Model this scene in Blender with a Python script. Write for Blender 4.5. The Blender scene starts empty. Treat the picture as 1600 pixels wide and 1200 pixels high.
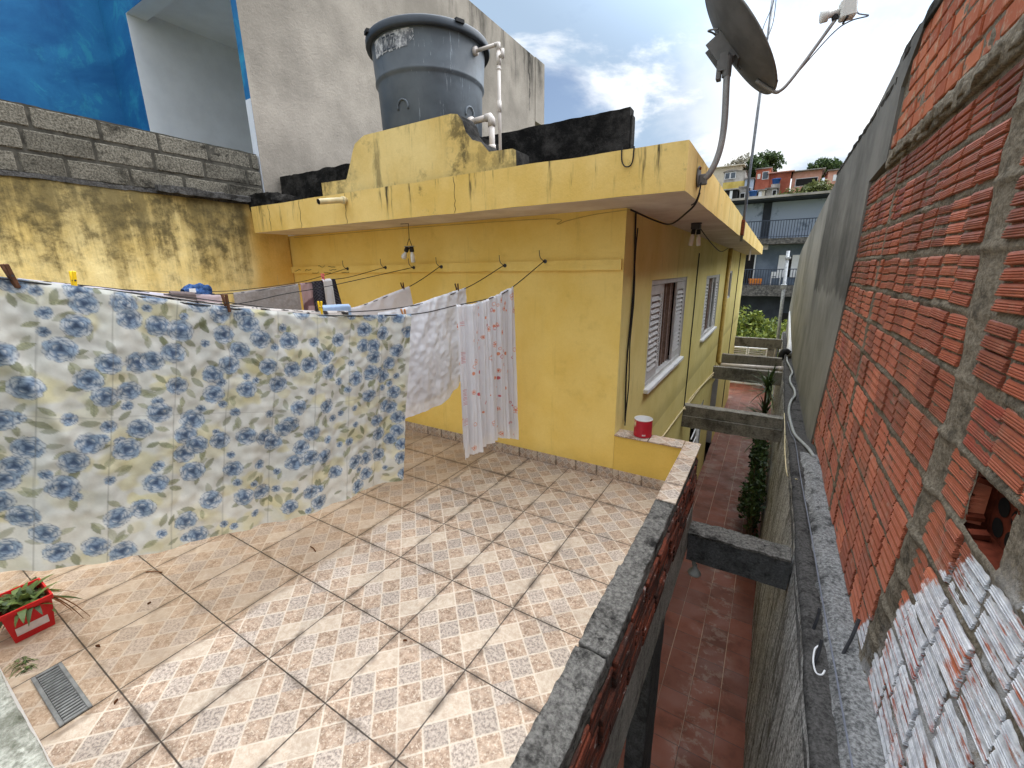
import bpy, math, random
import numpy as np
from mathutils import Vector, Matrix, noise as mn
R = math.radians
random.seed(7)
rng = np.random.default_rng(11)
sc = bpy.context.scene
COL = sc.collection

# ------------------------------------------------------------------ node helpers
class S:
    def __init__(s, nt, sock): s.nt = nt; s.s = sock
    def _m(s, op, b=None, c=None, clamp=False):
        n = s.nt.nodes.new('ShaderNodeMath'); n.operation = op; n.use_clamp = clamp
        s.nt.links.new(s.s, n.inputs[0])
        for i, x in ((1, b), (2, c)):
            if x is None: continue
            if isinstance(x, S): s.nt.links.new(x.s, n.inputs[i])
            else: n.inputs[i].default_value = x
        return S(s.nt, n.outputs[0])
    def __add__(s, o): return s._m('ADD', o)
    def __radd__(s, o): return s._m('ADD', o)
    def __sub__(s, o): return s._m('SUBTRACT', o)
    def __rsub__(s, o): return (s * -1.0) + o
    def __mul__(s, o): return s._m('MULTIPLY', o)
    def __rmul__(s, o): return s._m('MULTIPLY', o)
    def __truediv__(s, o): return s._m('DIVIDE', o)
    def gt(s, o): return s._m('GREATER_THAN', o)
    def lt(s, o): return s._m('LESS_THAN', o)
    def floor(s): return s._m('FLOOR')
    def fract(s): return s._m('FRACT')
    def abs(s): return s._m('ABSOLUTE')
    def sin(s): return s._m('SINE')
    def pow(s, o): return s._m('POWER', o)
    def mod(s, o): return s._m('FLOORED_MODULO', o)
    def min(s, o): return s._m('MINIMUM', o)
    def max(s, o): return s._m('MAXIMUM', o)
    def clamp(s): return s._m('ADD', 0.0, clamp=True)
    def eq(s, v): return s._m('COMPARE', float(v), 0.1)
    def sm(s, a, b, t0=0.0, t1=1.0):
        n = s.nt.nodes.new('ShaderNodeMapRange'); n.interpolation_type = 'SMOOTHSTEP'
        s.nt.links.new(s.s, n.inputs[0])
        for i, x in ((1, a), (2, b), (3, t0), (4, t1)):
            if isinstance(x, S): s.nt.links.new(x.s, n.inputs[i])
            else: n.inputs[i].default_value = x
        return S(s.nt, n.outputs[0])

class NT:
    def __init__(s, nt): s.nt = nt; s._p = None
    def new(s, t): return s.nt.nodes.new(t)
    def P(s):
        if s._p is None:
            g = s.new('ShaderNodeNewGeometry'); s._p = g.outputs['Position']
            sx = s.new('ShaderNodeSeparateXYZ'); s.nt.links.new(s._p, sx.inputs[0])
            s.x, s.y, s.z = [S(s.nt, o) for o in sx.outputs]
            s.isl = S(s.nt, g.outputs['Random Per Island'])
            nx = s.new('ShaderNodeSeparateXYZ'); s.nt.links.new(g.outputs['Normal'], nx.inputs[0])
            s.nz = S(s.nt, nx.outputs[2])
        return s
    def vec(s, x, y, z):
        n = s.new('ShaderNodeCombineXYZ')
        for i, v in enumerate((x, y, z)):
            if isinstance(v, S): s.nt.links.new(v.s, n.inputs[i])
            else: n.inputs[i].default_value = v
        return n.outputs[0]
    def scl(s, ax, ay, az):
        return s.vec(s.x * ax, s.y * ay, s.z * az)
    def noise(s, scale, detail=4.0, rough=.55, vec=None, dist=0.0):
        n = s.new('ShaderNodeTexNoise'); n.inputs['Scale'].default_value = scale
        n.inputs['Detail'].default_value = detail; n.inputs['Roughness'].default_value = rough
        n.inputs['Distortion'].default_value = dist
        s.nt.links.new(vec if vec is not None else s._p, n.inputs['Vector'])
        return S(s.nt, n.outputs[0])
    def vor(s, scale, vec=None, feature='F1', out=0, rnd=1.0):
        n = s.new('ShaderNodeTexVoronoi'); n.feature = feature; n.inputs['Scale'].default_value = scale
        n.inputs['Randomness'].default_value = rnd
        s.nt.links.new(vec if vec is not None else s._p, n.inputs['Vector'])
        return S(s.nt, n.outputs[out])
    def mix(s, f, a, b, mode='MIX'):
        n = s.new('ShaderNodeMix'); n.data_type = 'RGBA'; n.blend_type = mode
        if isinstance(f, S): s.nt.links.new(f.s, n.inputs[0])
        else: n.inputs[0].default_value = f
        for i, x in ((6, a), (7, b)):
            if isinstance(x, S): s.nt.links.new(x.s, n.inputs[i])
            elif isinstance(x, (tuple, list)): n.inputs[i].default_value = (*x[:3], 1)
            else: s.nt.links.new(x, n.inputs[i])
        return S(s.nt, n.outputs[2])
    def hsv(s, col, v):
        n = s.new('ShaderNodeHueSaturation'); s.nt.links.new(col.s, n.inputs['Color'])
        if isinstance(v, S): s.nt.links.new(v.s, n.inputs['Value'])
        else: n.inputs['Value'].default_value = v
        return S(s.nt, n.outputs[0])
    def attr(s, name='Col'):
        n = s.new('ShaderNodeAttribute'); n.attribute_name = name
        return S(s.nt, n.outputs['Color'])
    def white(s, a, b, c=0.0):
        n = s.new('ShaderNodeTexWhiteNoise'); s.nt.links.new(s.vec(a, b, c), n.inputs['Vector'])
        return S(s.nt, n.outputs[0])

def sr(r, g, b, k=1.0):
    f = lambda v: (v / 255 / 12.92) if v / 255 < .04045 else ((v / 255 + .055) / 1.055) ** 2.4
    return (f(r) * k, f(g) * k, f(b) * k)

MATS = {}
def mat(name, fn, rough=.8, spec=.3, metal=0.0, trans=0.0):
    m = bpy.data.materials.new(name); m.use_nodes = True
    nt = m.node_tree; N = NT(nt).P(); d = fn(N)
    b = nt.nodes['Principled BSDF']
    b.inputs['Roughness'].default_value = rough; b.inputs['Specular IOR Level'].default_value = spec
    b.inputs['Metallic'].default_value = metal
    c = d['c']
    if isinstance(c, S): nt.links.new(c.s, b.inputs['Base Color'])
    else: b.inputs['Base Color'].default_value = (*c, 1)
    if 'r' in d: nt.links.new(d['r'].s, b.inputs['Roughness'])
    if 'h' in d:
        bp = nt.nodes.new('ShaderNodeBump'); bp.inputs['Strength'].default_value = d.get('bs', .6)
        bp.inputs['Distance'].default_value = d.get('bd', .01)
        nt.links.new(d['h'].s, bp.inputs['Height']); nt.links.new(bp.outputs[0], b.inputs['Normal'])
    if trans:
        t = nt.nodes.new('ShaderNodeBsdfTranslucent'); mx = nt.nodes.new('ShaderNodeMixShader')
        mx.inputs[0].default_value = trans
        if isinstance(c, S): nt.links.new(c.s, t.inputs[0])
        else: t.inputs[0].default_value = (*c, 1)
        nt.links.new(b.outputs[0], mx.inputs[1]); nt.links.new(t.outputs[0], mx.inputs[2])
        nt.links.new(mx.outputs[0], nt.nodes['Material Output'].inputs[0])
    MATS[name] = m
    return m

# ------------------------------------------------------------------ mesh helpers
class MB:
    def __init__(s): s.v = []; s.f = []; s.mi = []
    def add(s, vs, fs, m=0):
        o = len(s.v); s.v += [tuple(p) for p in vs]
        s.f += [tuple(i + o for i in f) for f in fs]; s.mi += [m] * len(fs); return s
    def box(s, x0, x1, y0, y1, z0, z1, m=0, rot=None, at=None):
        vs = [Vector((x, y, z)) for z in (z0, z1) for y in (y0, y1) for x in (x0, x1)]
        if rot is not None: vs = [rot @ v for v in vs]
        if at is not None: vs = [v + Vector(at) for v in vs]
        return s.add(vs, [(0, 2, 3, 1), (4, 5, 7, 6), (0, 1, 5, 4), (2, 6, 7, 3), (0, 4, 6, 2), (1, 3, 7, 5)], m)
    def bbox(s, x0, x1, y0, y1, z0, z1, b=.005, m=0):
        """box with chamfered edges"""
        c = [(x0, x1), (y0, y1), (z0, z1)]; vs = []; idx = {}
        for sx in (0, 1):
            for sy in (0, 1):
                for sz in (0, 1):
                    s3 = (sx, sy, sz); base = [c[i][s3[i]] for i in range(3)]
                    for ax in range(3):
                        p = list(base)
                        for k in range(3):
                            if k != ax: p[k] += b if s3[k] == 0 else -b
                        idx[(s3, ax)] = len(vs); vs.append(p)
        F = []
        def g(a, b_, c_): return (a, b_, c_)
        for ax in range(3):
            o = [k for k in range(3) if k != ax]
            for sgn in (0, 1):
                loop = []
                for (p, q) in ((0, 0), (1, 0), (1, 1), (0, 1)):
                    t = [0, 0, 0]; t[ax] = sgn; t[o[0]] = p; t[o[1]] = q; loop.append(idx[(tuple(t), ax)])
                flip = (sgn == 0) ^ (ax == 1)
                F.append(tuple(reversed(loop)) if flip else tuple(loop))
        for ax in range(3):
            o = [k for k in range(3) if k != ax]
            for p in (0, 1):
                for q in (0, 1):
                    a = [0, 0, 0]; a[o[0]] = p; a[o[1]] = q; b2 = list(a); a[ax] = 0; b2[ax] = 1
                    a = tuple(a); b2 = tuple(b2)
                    F.append((idx[(a, o[0])], idx[(b2, o[0])], idx[(b2, o[1])], idx[(a, o[1])]))
        for sx in (0, 1):
            for sy in (0, 1):
                for sz in (0, 1): F.append(tuple(idx[((sx, sy, sz), ax)] for ax in range(3)))
        return s.add(vs, F, m)
    def tube(s, path, r, n=8, m=0, cap=True):
        P = [Vector(p) for p in path]; rr = r if isinstance(r, (list, tuple)) else [r] * len(P)
        vs = []; up = Vector((0, 0, 1)); prev = None
        for i, p in enumerate(P):
            t = (P[min(i + 1, len(P) - 1)] - P[max(i - 1, 0)]).normalized()
            if prev is None:
                a = t.cross(up) if abs(t.z) < .95 else t.cross(Vector((1, 0, 0)))
            else: a = prev - t * prev.dot(t)
            a.normalize(); prev = a; b = t.cross(a)
            for k in range(n):
                an = 2 * math.pi * k / n; vs.append(p + (a * math.cos(an) + b * math.sin(an)) * rr[i])
        fs = [(i * n + k, i * n + (k + 1) % n, (i + 1) * n + (k + 1) % n, (i + 1) * n + k) for i in range(len(P) - 1) for k in range(n)]
        if cap: fs += [tuple(reversed(range(n))), tuple(range((len(P) - 1) * n, len(P) * n))]
        return s.add(vs, fs, m)
    def lathe(s, prof, c=(0, 0, 0), n=32, m=0, M=None):
        vs = []
        for (r, z) in prof:
            for k in range(n):
                a = 2 * math.pi * k / n; p = Vector((r * math.cos(a), r * math.sin(a), z))
                vs.append((M @ p if M is not None else p) + Vector(c))
        fs = [(i * n + k, i * n + (k + 1) % n, (i + 1) * n + (k + 1) % n, (i + 1) * n + k) for i in range(len(prof) - 1) for k in range(n)]
        return s.add(vs, fs, m)
    def prism(s, poly, ax, a0, a1, m=0):
        """poly in the two other axes (order x,y,z without ax), extruded a0..a1"""
        def mk(p, a):
            q = list(p); q.insert(ax, a); return q
        n = len(poly); vs = [mk(p, a0) for p in poly] + [mk(p, a1) for p in poly]
        fs = [(i, (i + 1) % n, n + (i + 1) % n, n + i) for i in range(n)] + [tuple(reversed(range(n))), tuple(range(n, 2 * n))]
        return s.add(vs, fs, m)
    def grid(s, fn, nu, nv, m=0, skip=None):
        vs = [fn(i / nu, j / nv) for j in range(nv + 1) for i in range(nu + 1)]
        w = nu + 1
        fs = [(j * w + i, j * w + i + 1, (j + 1) * w + i + 1, (j + 1) * w + i) for j in range(nv) for i in range(nu)
              if not (skip and skip((i + .5) / nu, (j + .5) / nv))]
        return s.add(vs, fs, m)
    def rough(s, x0, x1, y0, y1, z0, z1, step=.05, amp=.008, freq=6.0, m=0, seed=0.0):
        """box subdivided and displaced by noise"""
        dims = ((x0, x1), (y0, y1), (z0, z1)); n = [max(1, min(160, int(round((b - a) / step)))) for a, b in dims]
        vs = []; fs = []; vi = {}
        def vid(i, j, k):
            key = (i, j, k)
            if key not in vi:
                p = Vector((x0 + (x1 - x0) * i / n[0], y0 + (y1 - y0) * j / n[1], z0 + (z1 - z0) * k / n[2]))
                q = p * freq + Vector((seed, seed * .7, seed * 1.3))
                d = mn.noise_vector(q) + mn.noise_vector(q * 2.7) * .5 + mn.noise_vector(q * 6.1) * .3
                vi[key] = len(vs); vs.append(p + d * amp)
            return vi[key]
        for ax in range(3):
            o = [k for k in range(3) if k != ax]
            for sgn in (0, 1):
                for a in range(n[o[0]]):
                    for b in range(n[o[1]]):
                        L = []
                        for (p, q) in ((0, 0), (1, 0), (1, 1), (0, 1)):
                            t = [0, 0, 0]; t[ax] = n[ax] * sgn; t[o[0]] = a + p; t[o[1]] = b + q; L.append(vid(*t))
                        flip = (sgn == 0) ^ (ax == 1)
                        fs.append(tuple(reversed(L)) if flip else tuple(L))
        return s.add(vs, fs, m)

def lnk(o): COL.objects.link(o); return o
def thing(name, label, cat, loc=(0, 0, 0), group=None):
    o = lnk(bpy.data.objects.new(name, None)); o.location = loc; o.empty_display_size = .1
    o['label'] = label; o['category'] = cat
    if group: o['group'] = group
    return o
def tag(o, label, cat, group=None):
    o['label'] = label; o['category'] = cat
    if group: o['group'] = group
    return o
def par(o, p):
    if p is not None:
        o.parent = p
        if p.type == 'EMPTY': o.matrix_parent_inverse = Matrix.Translation(-Vector(p.location))
    return o
def obj(name, mb, mats, parent=None, smooth=False, label=None, col=None):
    me = bpy.data.meshes.new(name); me.from_pydata(mb.v, [], mb.f)
    if not isinstance(mats, (list, tuple)): mats = [mats]
    for m in mats: me.materials.append(MATS[m] if isinstance(m, str) else m)
    if len(mats) > 1: me.polygons.foreach_set('material_index', mb.mi)
    if smooth: me.polygons.foreach_set('use_smooth', [True] * len(me.polygons))
    if col is not None:
        at = me.color_attributes.new('Col', 'FLOAT_COLOR', 'POINT')
        a = np.ones((len(mb.v), 4), np.float32); a[:, :3] = col; at.data.foreach_set('color', a.ravel())
    me.update(); o = lnk(bpy.data.objects.new(name, me)); par(o, parent)
    if label: o['label'] = label
    return o
def split(name, mb, mats, parent=None, smooth=False):
    """one object for each connected piece of the mesh"""
    p = list(range(len(mb.v)))
    def fd(a):
        while p[a] != a: p[a] = p[p[a]]; a = p[a]
        return a
    for f in mb.f:
        for i in f[1:]:
            a, b = fd(f[0]), fd(i)
            if a != b: p[b] = a
    grp = {}
    for k, f in enumerate(mb.f): grp.setdefault(fd(f[0]), []).append(k)
    out = []
    for g in grp.values():
        ids = sorted({i for k in g for i in mb.f[k]}); mp = {i: j for j, i in enumerate(ids)}; q = MB()
        q.v = [mb.v[i] for i in ids]; q.f = [tuple(mp[i] for i in mb.f[k]) for k in g]; q.mi = [mb.mi[k] for k in g]
        out.append(obj(name, q, mats, parent, smooth))
    return out
def struct(name, mb, mats, **k):
    o = obj(name, mb, mats, **k); o['kind'] = 'structure'; return o
def ngon_wall_holes(mb, y0, y1, z0, z1, x, holes, m=0, ax=0):
    """wall sheet on plane ax=x with rectangular holes (a0,a1,z0,z1)"""
    ys = sorted({y0, y1, *[h[0] for h in holes], *[h[1] for h in holes]}); zs = sorted({z0, z1, *[h[2] for h in holes], *[h[3] for h in holes]})
    for a, b in zip(ys, ys[1:]):
        for c, d in zip(zs, zs[1:]):
            ym, zm = (a + b) / 2, (c + d) / 2
            if any(h[0] < ym < h[1] and h[2] < zm < h[3] for h in holes): continue
            if ax == 0: mb.add([(x, a, c), (x, b, c), (x, b, d), (x, a, d)], [(0, 1, 2, 3)], m)
            else: mb.add([(a, x, c), (b, x, c), (b, x, d), (a, x, d)], [(0, 1, 2, 3)], m)
def bez(pts, n=8):
    """Catmull-Rom through points"""
    P = [Vector(p) for p in pts]; out = []
    for i in range(len(P) - 1):
        p0 = P[max(i - 1, 0)]; p1 = P[i]; p2 = P[i + 1]; p3 = P[min(i + 2, len(P) - 1)]
        for k in range(n):
            t = k / n
            out.append(.5 * ((2 * p1) + (p2 - p0) * t + (2 * p0 - 5 * p1 + 4 * p2 - p3) * t * t + (3 * p1 - p0 - 3 * p2 + p3) * t ** 3))
    out.append(P[-1]); return out
# ------------------------------------------------------------------ materials
def flat(name, col, rough=.7, spec=.3, metal=0, amt=.15, scale=12, trans=0, bs=0):
    def f(N):
        n = N.noise(scale, 5, .6)
        d = dict(c=N.mix(n.sm(.3, .7), tuple(v * (1 - amt) for v in col), tuple(min(1, v * (1 + amt)) for v in col)))
        if bs: d.update(h=N.noise(scale * 4, 4), bs=bs, bd=.004)
        return d
    return mat(name, f, rough, spec, metal, trans)

PX, PY = .4037, .4105
def f_tile(N, X=None, Y=None, dark_side=True):
    X = (N.x + .9560) / PX if X is None else X
    Y = (N.y - 1.1490) / PY if Y is None else Y
    ix, iy = X.floor(), Y.floor(); fx, fy = X.fract(), Y.fract()
    wob = (N.noise(60, 2) - .5) * .03
    u = (fx + fy) * 3.0 + wob; v = (fx - fy) * 3.0 + wob
    fu, fv = u.floor(), v.floor()
    du = (u - (u + .5).floor()).abs(); dv = (v - (v + .5).floor()).abs()
    # the lattice lines that the print leaves out
    iu, iv = (u + .5).floor(), (v + .5).floor()
    su = (iu.eq(2) * fv.eq(-2)) + (iu.eq(4) * fv.eq(1)); sv = (iv.eq(-1) * fu.eq(4)) + (iv.eq(1) * fu.eq(1))
    du = du + su + (iu.eq(0) + iu.eq(6)); dv = dv + sv + (iv.eq(-3) + iv.eq(3))
    line = du.min(dv).sm(.020, .058, 1, 0)
    par_ = (fu + fv).mod(2.0).eq(0)
    light = (fv.eq(-2) * (fu.eq(1) + fu.eq(2)) + fv.eq(1) * (fu.eq(3) + fu.eq(4))).clamp()
    corner = (fu.eq(0) + fu.eq(5) + fv.eq(-3) + fv.eq(2) + fu.eq(-1)).clamp()
    grey = (par_ * (1 - corner) * (1 - light)).clamp()
    cell = N.white(fu + ix * 7.0, fv + iy * 13.0)
    sp = N.noise(85, 3, .75); sp2 = N.noise(32, 5, .68); tv = N.white(ix + 3.0, iy * 1.7)
    brown = N.mix(sp2.sm(.36, .64), sr(138, 112, 92), sr(184, 158, 136))
    brown = N.mix(sp.sm(.52, .64), brown, sr(206, 188, 168))
    gr = N.mix(sp.sm(.36, .60), sr(118, 108, 102), sr(204, 190, 176))
    lt = N.mix(sp2.sm(.35, .65), sr(180, 160, 140), sr(198, 182, 164))
    gr = N.mix(.25, gr, sr(178, 156, 138)); c = N.mix(grey, brown, gr); c = N.mix(light, c, lt)
    c = N.hsv(c, cell * .20 + .86 + tv * .10)
    c = N.mix(line * (N.noise(30, 4, .7).sm(.25, .6) * .35 + .5), c, sr(212, 198, 180))
    crk = (N.noise(22, 5, .7, None, 1.5) - .5).abs().sm(.0, .035, 1, 0); c = N.mix(crk * .28, c, N.mix(grey, sr(236, 224, 206), sr(128, 120, 114)))
    # joints
    gx = fx.min(1 - fx) * PX; gy = fy.min(1 - fy) * PY
    g = gx.min(gy)
    c = N.mix(g.sm(.002, .034, 1, 0) * N.noise(7, 6, .7).sm(.42, .62) * .8, c, sr(92, 78, 66))
    dirt = N.noise(2.2, 6, .62).sm(.56, .74)
    c = N.mix(dirt * .34, c, sr(120, 100, 82)); c = N.hsv(c, N.noise(5, 5, .65) * .35 + .80)
    if dark_side:
        # tiles on the drain side toned darker tan, with a thin dark rim
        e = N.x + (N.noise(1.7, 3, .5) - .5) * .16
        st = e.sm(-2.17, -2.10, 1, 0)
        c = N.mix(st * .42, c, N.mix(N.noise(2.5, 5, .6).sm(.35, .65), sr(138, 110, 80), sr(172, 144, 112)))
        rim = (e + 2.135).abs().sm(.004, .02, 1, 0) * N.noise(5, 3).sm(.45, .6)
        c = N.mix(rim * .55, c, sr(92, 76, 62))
        for (px, py, w) in ((-1.24, 2.31, .035), (-.62, 2.40, .03)):
            pass
    c = N.hsv(c, .86)
    joint = (g + (N.noise(24, 3) - .5) * .003).sm(.0018, .0040, 1, 0)
    c = N.mix(joint * .93, c, sr(46, 36, 30))
    return dict(c=c, h=(1 - joint) + line * .05 + sp2 * .05, bs=.5, bd=.003, r=(sp2 * .25 + .42))
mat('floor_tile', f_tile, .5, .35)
def f_skirt(N): return f_tile(N, (N.x + N.y * 1.0 + .956) / .19, N.z / .19 + .02, False)
mat('skirting_tile', f_skirt, .5, .35)
def f_cope(N): return f_tile(N, (N.x + .70) / .40, (N.y + .03) / .40 + .5, False)
mat('coping_tile', f_cope, .5, .35)

def f_yellow(base, pale, streak=.5, zt=2.38, low=None):
    def f(N):
        n = N.noise(1.6, 6, .6); n2 = N.noise(7, 5, .6)
        c = N.mix(n.sm(.3, .7), base, pale)
        c = N.mix(n2.sm(.55, .8) * .35, c, tuple(v * .72 for v in base))
        st = N.noise(1.0, 5, .7, N.vec(N.x * 9, N.y * 9, N.z * .9)).sm(.56, .72)
        top = (zt - N.z).sm(0.0, .30, 1, .15)
        c = N.mix((st * top * streak).clamp(), c, sr(80, 72, 50))
        mold = N.noise(5, 6, .72).sm(.6, .74)
        c = N.mix(mold * streak * .45, c, sr(70, 64, 44))
        drip = N.noise(1.0, 5, .75, N.vec(N.x * 14, N.y * 14, N.z * .7)).sm(.60, .72); c = N.mix(drip * .22, c, tuple(v * .55 for v in base))
        patch = N.noise(.9, 3, .5, None, 1.2).sm(.52, .56); c = N.mix(patch * .18, c, pale)
        foot = (N.z + N.noise(5, 5, .7) * .22).sm(.12, .34, 1, 0) * N.z.gt(-.02); c = N.mix(foot * .35, c, tuple(v * .5 for v in base))
        fine = N.noise(60, 4, .7)
        return dict(c=N.hsv(c, fine * .16 + .92), h=N.noise(38, 5, .65) + N.noise(3, 3) * 1.5, bs=.35, bd=.006)
    return f
mat('yellow_paint', f_yellow(sr(228, 192, 96), sr(238, 208, 122), .25, 2.15), .75, .25)
mat('yellow_fascia', f_yellow(sr(218, 182, 98), sr(236, 206, 134), 1.7, 2.40), .8, .2)
mat('yellow_side', f_yellow(sr(224, 206, 128), sr(236, 220, 148), .25, .6), .8, .2)
mat('yellow_low', f_yellow(sr(214, 178, 84), sr(228, 194, 104), .3, .4), .8, .2)
def f_plinth(N):
    d = f_yellow(sr(216, 184, 110), sr(234, 208, 142), .9, 2.9)(N)
    m = N.noise(1.0, 6, .7, N.vec(N.x * 6, N.y * 6, N.z * 1.6)).sm(.50, .66)
    edge = (N.x + 2.10).abs().sm(.03, .16, 1, 0).max((N.x + 2.05).sm(-.1, .2) * .6).max((N.x + 3.2).sm(-.3, .12, 1, 0) * .7)
    c = N.mix((m * .75 + edge * N.noise(9, 6, .7).sm(.4, .6) * .9).clamp() * .8, d['c'], sr(66, 62, 46))
    d['c'] = c; return d
mat('plinth_paint', f_plinth, .85, .2)
def f_mossy(N):
    v = N.vec(N.x * 6, N.y * 6, N.z * .38)
    n = N.noise(1.0, 7, .68, v); n1 = N.noise(2.4, 7, .68); n2 = N.noise(9, 6, .7)
    c = N.mix(n1.sm(.3, .7), sr(216, 188, 118), sr(234, 214, 156))
    h = (2.42 - N.z).sm(-.02, 1.15, 1, 0)
    m = (h * 1.0 + (n - .5) * 2.3 + (n1 - .5) * .7 + (n2 - .5) * .7).sm(.14, .85)
    m2 = (h * 1.25 + (n - .5) * 2.4 + (n1 - .5) * .3 + (n2 - .5) * 1.2).sm(.72, 1.35)
    c = N.mix(m * .66, c, sr(128, 108, 60)); c = N.mix((m * n2.sm(.44, .66)) * .62, c, sr(70, 62, 42))
    c = N.mix(m2 * .62, c, sr(62, 56, 40))
    clean = (N.y - 2.72).sm(-.04, .12)       # fresher paint next to the house
    c = N.mix(clean * .8, c, N.mix(n1.sm(.3, .7), sr(228, 184, 92), sr(236, 198, 112)))
    return dict(c=N.hsv(c, N.noise(60, 4) * .2 + .9), h=N.noise(30, 6, .7) + n2, bs=.5, bd=.01)
mat('mossy_paint', f_mossy, .9, .15)
def f_soffit(N):
    n = N.noise(2.5, 6, .65)
    return dict(c=N.mix(n.sm(.3, .75), sr(196, 182, 168), sr(222, 212, 202)), h=N.noise(30, 4), bs=.2, bd=.004)
mat('soffit_paint', f_soffit, .85, .2)
def f_block(N):
    n = N.noise(8, 6, .7); f = N.noise(70, 4, .75)
    c = N.mix(f.sm(.35, .65), sr(78, 74, 66), sr(140, 134, 122))
    c = N.hsv(c, N.isl * .4 + .68)
    st = N.noise(2.2, 6, .7, N.scl(1.2, 1.2, 2.0)).sm(.50, .68) + (2.62 - N.z).sm(-.02, .16) * .6 * N.noise(3, 5).sm(.38, .6)
    c = N.mix(st.clamp() * .88, c, sr(36, 34, 30)); c = N.mix(n.sm(.58, .72) * .5, c, sr(40, 38, 34))
    return dict(c=c, h=f + n, bs=.8, bd=.01)
mat('cinder_block', f_block, .95, .1)
def f_dark(N):
    n = N.noise(6, 6, .7)
    return dict(c=N.mix(n.sm(.35, .7), sr(38, 36, 33), sr(84, 80, 74)), h=N.noise(40, 5, .7) + n, bs=.8, bd=.01)
mat('dark_mortar', f_dark, .95, .1)
def f_black(N):
    n = N.noise(5, 7, .72); f = N.noise(50, 4, .7)
    c = N.mix(n.sm(.40, .68), sr(26, 25, 24), sr(66, 63, 60)); c = N.mix(f.sm(.62, .75) * .6, c, sr(110, 105, 98))
    return dict(c=c, h=f + n, bs=.7, bd=.012)
mat('black_mould', f_black, .95, .1)
def f_plaster(N):
    f = N.noise(55, 5, .75); n = N.noise(1.1, 6, .6); pit = N.noise(28, 5, .7)
    c = N.mix(n.sm(.3, .7), sr(140, 132, 122), sr(176, 166, 154)); c = N.hsv(c, f * .3 + .85)
    c = N.mix(pit.sm(.66, .72) * .4, c, sr(96, 90, 84))
    top = (N.z - 6.12).sm(-1.1, 0) * (N.y - 6.0).sm(-2, 3)
    st = N.noise(1.0, 7, .7, N.vec(N.x * 3, N.y * 3, N.z * .55)).sm(.46, .64)
    c = N.mix((st * (top * .9 + .06)).clamp(), c, sr(58, 55, 50))
    crack = (N.y - 9.15 + (N.noise(4, 4) - .5) * .25).abs().sm(.006, .03, 1, 0) * (N.z - 4.9).sm(0, .3)
    c = N.mix(crack * .7, c, sr(50, 47, 43))
    return dict(c=c, h=f * .6 + pit, bs=.55, bd=.014)
mat('grey_render', f_plaster, .95, .1)
def f_blue(N):
    n = N.noise(1.3, 6, .62, N.vec(N.x * .8, N.y * .8 - N.z * .5, N.z * 1.4), .6); n2 = N.noise(3.2, 6, .7, None, .8); f = N.noise(40, 4, .7)
    c = N.mix(n.sm(.3, .7), sr(22, 92, 146), sr(40, 120, 170))
    c = N.mix(n2.sm(.50, .66) * n.sm(.40, .60) * .75, c, sr(52, 150, 178)); c = N.mix(N.noise(2.0, 6, .7, N.vec(N.x * 1.5, N.y * 1.5, N.z * .5)).sm(.55, .70) * .3, c, sr(16, 66, 112)); c = N.mix(N.noise(90, 3).sm(.74, .78) * .7, c, sr(120, 190, 220))
    return dict(c=N.hsv(c, f * .2 + .9), h=f, bs=.3, bd=.005)
mat('blue_paint', f_blue, .7, .3)
flat('white_wall', (.78, .79, .80), .8, .2, amt=.05, scale=3, bs=.15)
def conc(lo, hi, dark, st=.5, k=1.0):
    def f(N):
        n = N.noise(3.0 * k, 7, .68); g = N.noise(60, 5, .75); m = N.noise(11 * k, 6, .72)
        s = N.noise(1.0, 6, .7, N.vec(N.x * 10, N.y * 10, N.z * 1.2)).sm(.48, .66)
        c = N.mix(g.sm(.3, .7), lo, hi); c = N.mix(n.sm(.50, .68) * st, c, dark); c = N.mix(m.sm(.54, .68) * st * .9, c, dark)
        c = N.mix(s * st * .5 * (1 - N.nz.abs()), c, dark)
        c = N.mix(m.sm(.3, .40, 1, 0) * .35, c, tuple(min(1, v * 1.5) for v in hi))
        return dict(c=c, h=g + m * 1.5, bs=.8, bd=.012)
    return f
mat('coping_concrete', conc(sr(70, 68, 65), sr(128, 125, 120), sr(24, 23, 22), .95, 1.8), .95, .12)
mat('beam_concrete', conc(sr(116, 113, 106), sr(156, 151, 142), sr(44, 42, 38), .65), .9, .15)
mat('dark_beam_concrete', conc(sr(66, 68, 70), sr(98, 99, 100), sr(26, 26, 26), .7), .9, .15)
def f_retain(N):
    g = N.noise(45, 5, .8); s = N.noise(1.0, 6, .72, N.vec(N.x * 9, N.y * 9, N.z * .9)); n = N.noise(2.2, 7, .7); b = N.noise(18, 6, .75)
    c = N.mix(g.sm(.34, .64), sr(104, 102, 98), sr(232, 231, 230)); c = N.mix(s.sm(.44, .62) * .7, c, sr(70, 66, 60)); c = N.mix(n.sm(.50, .66) * .6, c, sr(92, 84, 68)); c = N.mix(b.sm(.58, .68) * .7, c, sr(44, 43, 42))
    return dict(c=c, h=g + b * 1.5, bs=.9, bd=.02)
mat('retaining_plaster', f_retain, .95, .1)
mat('ledge_concrete', conc(sr(86, 86, 86), sr(168, 168, 168), sr(34, 34, 34), .85), .95, .12)
mat('dirt_ledge', conc(sr(58, 56, 55), sr(98, 96, 94), sr(26, 25, 24), .8, 1.5), .95, .1)
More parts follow.
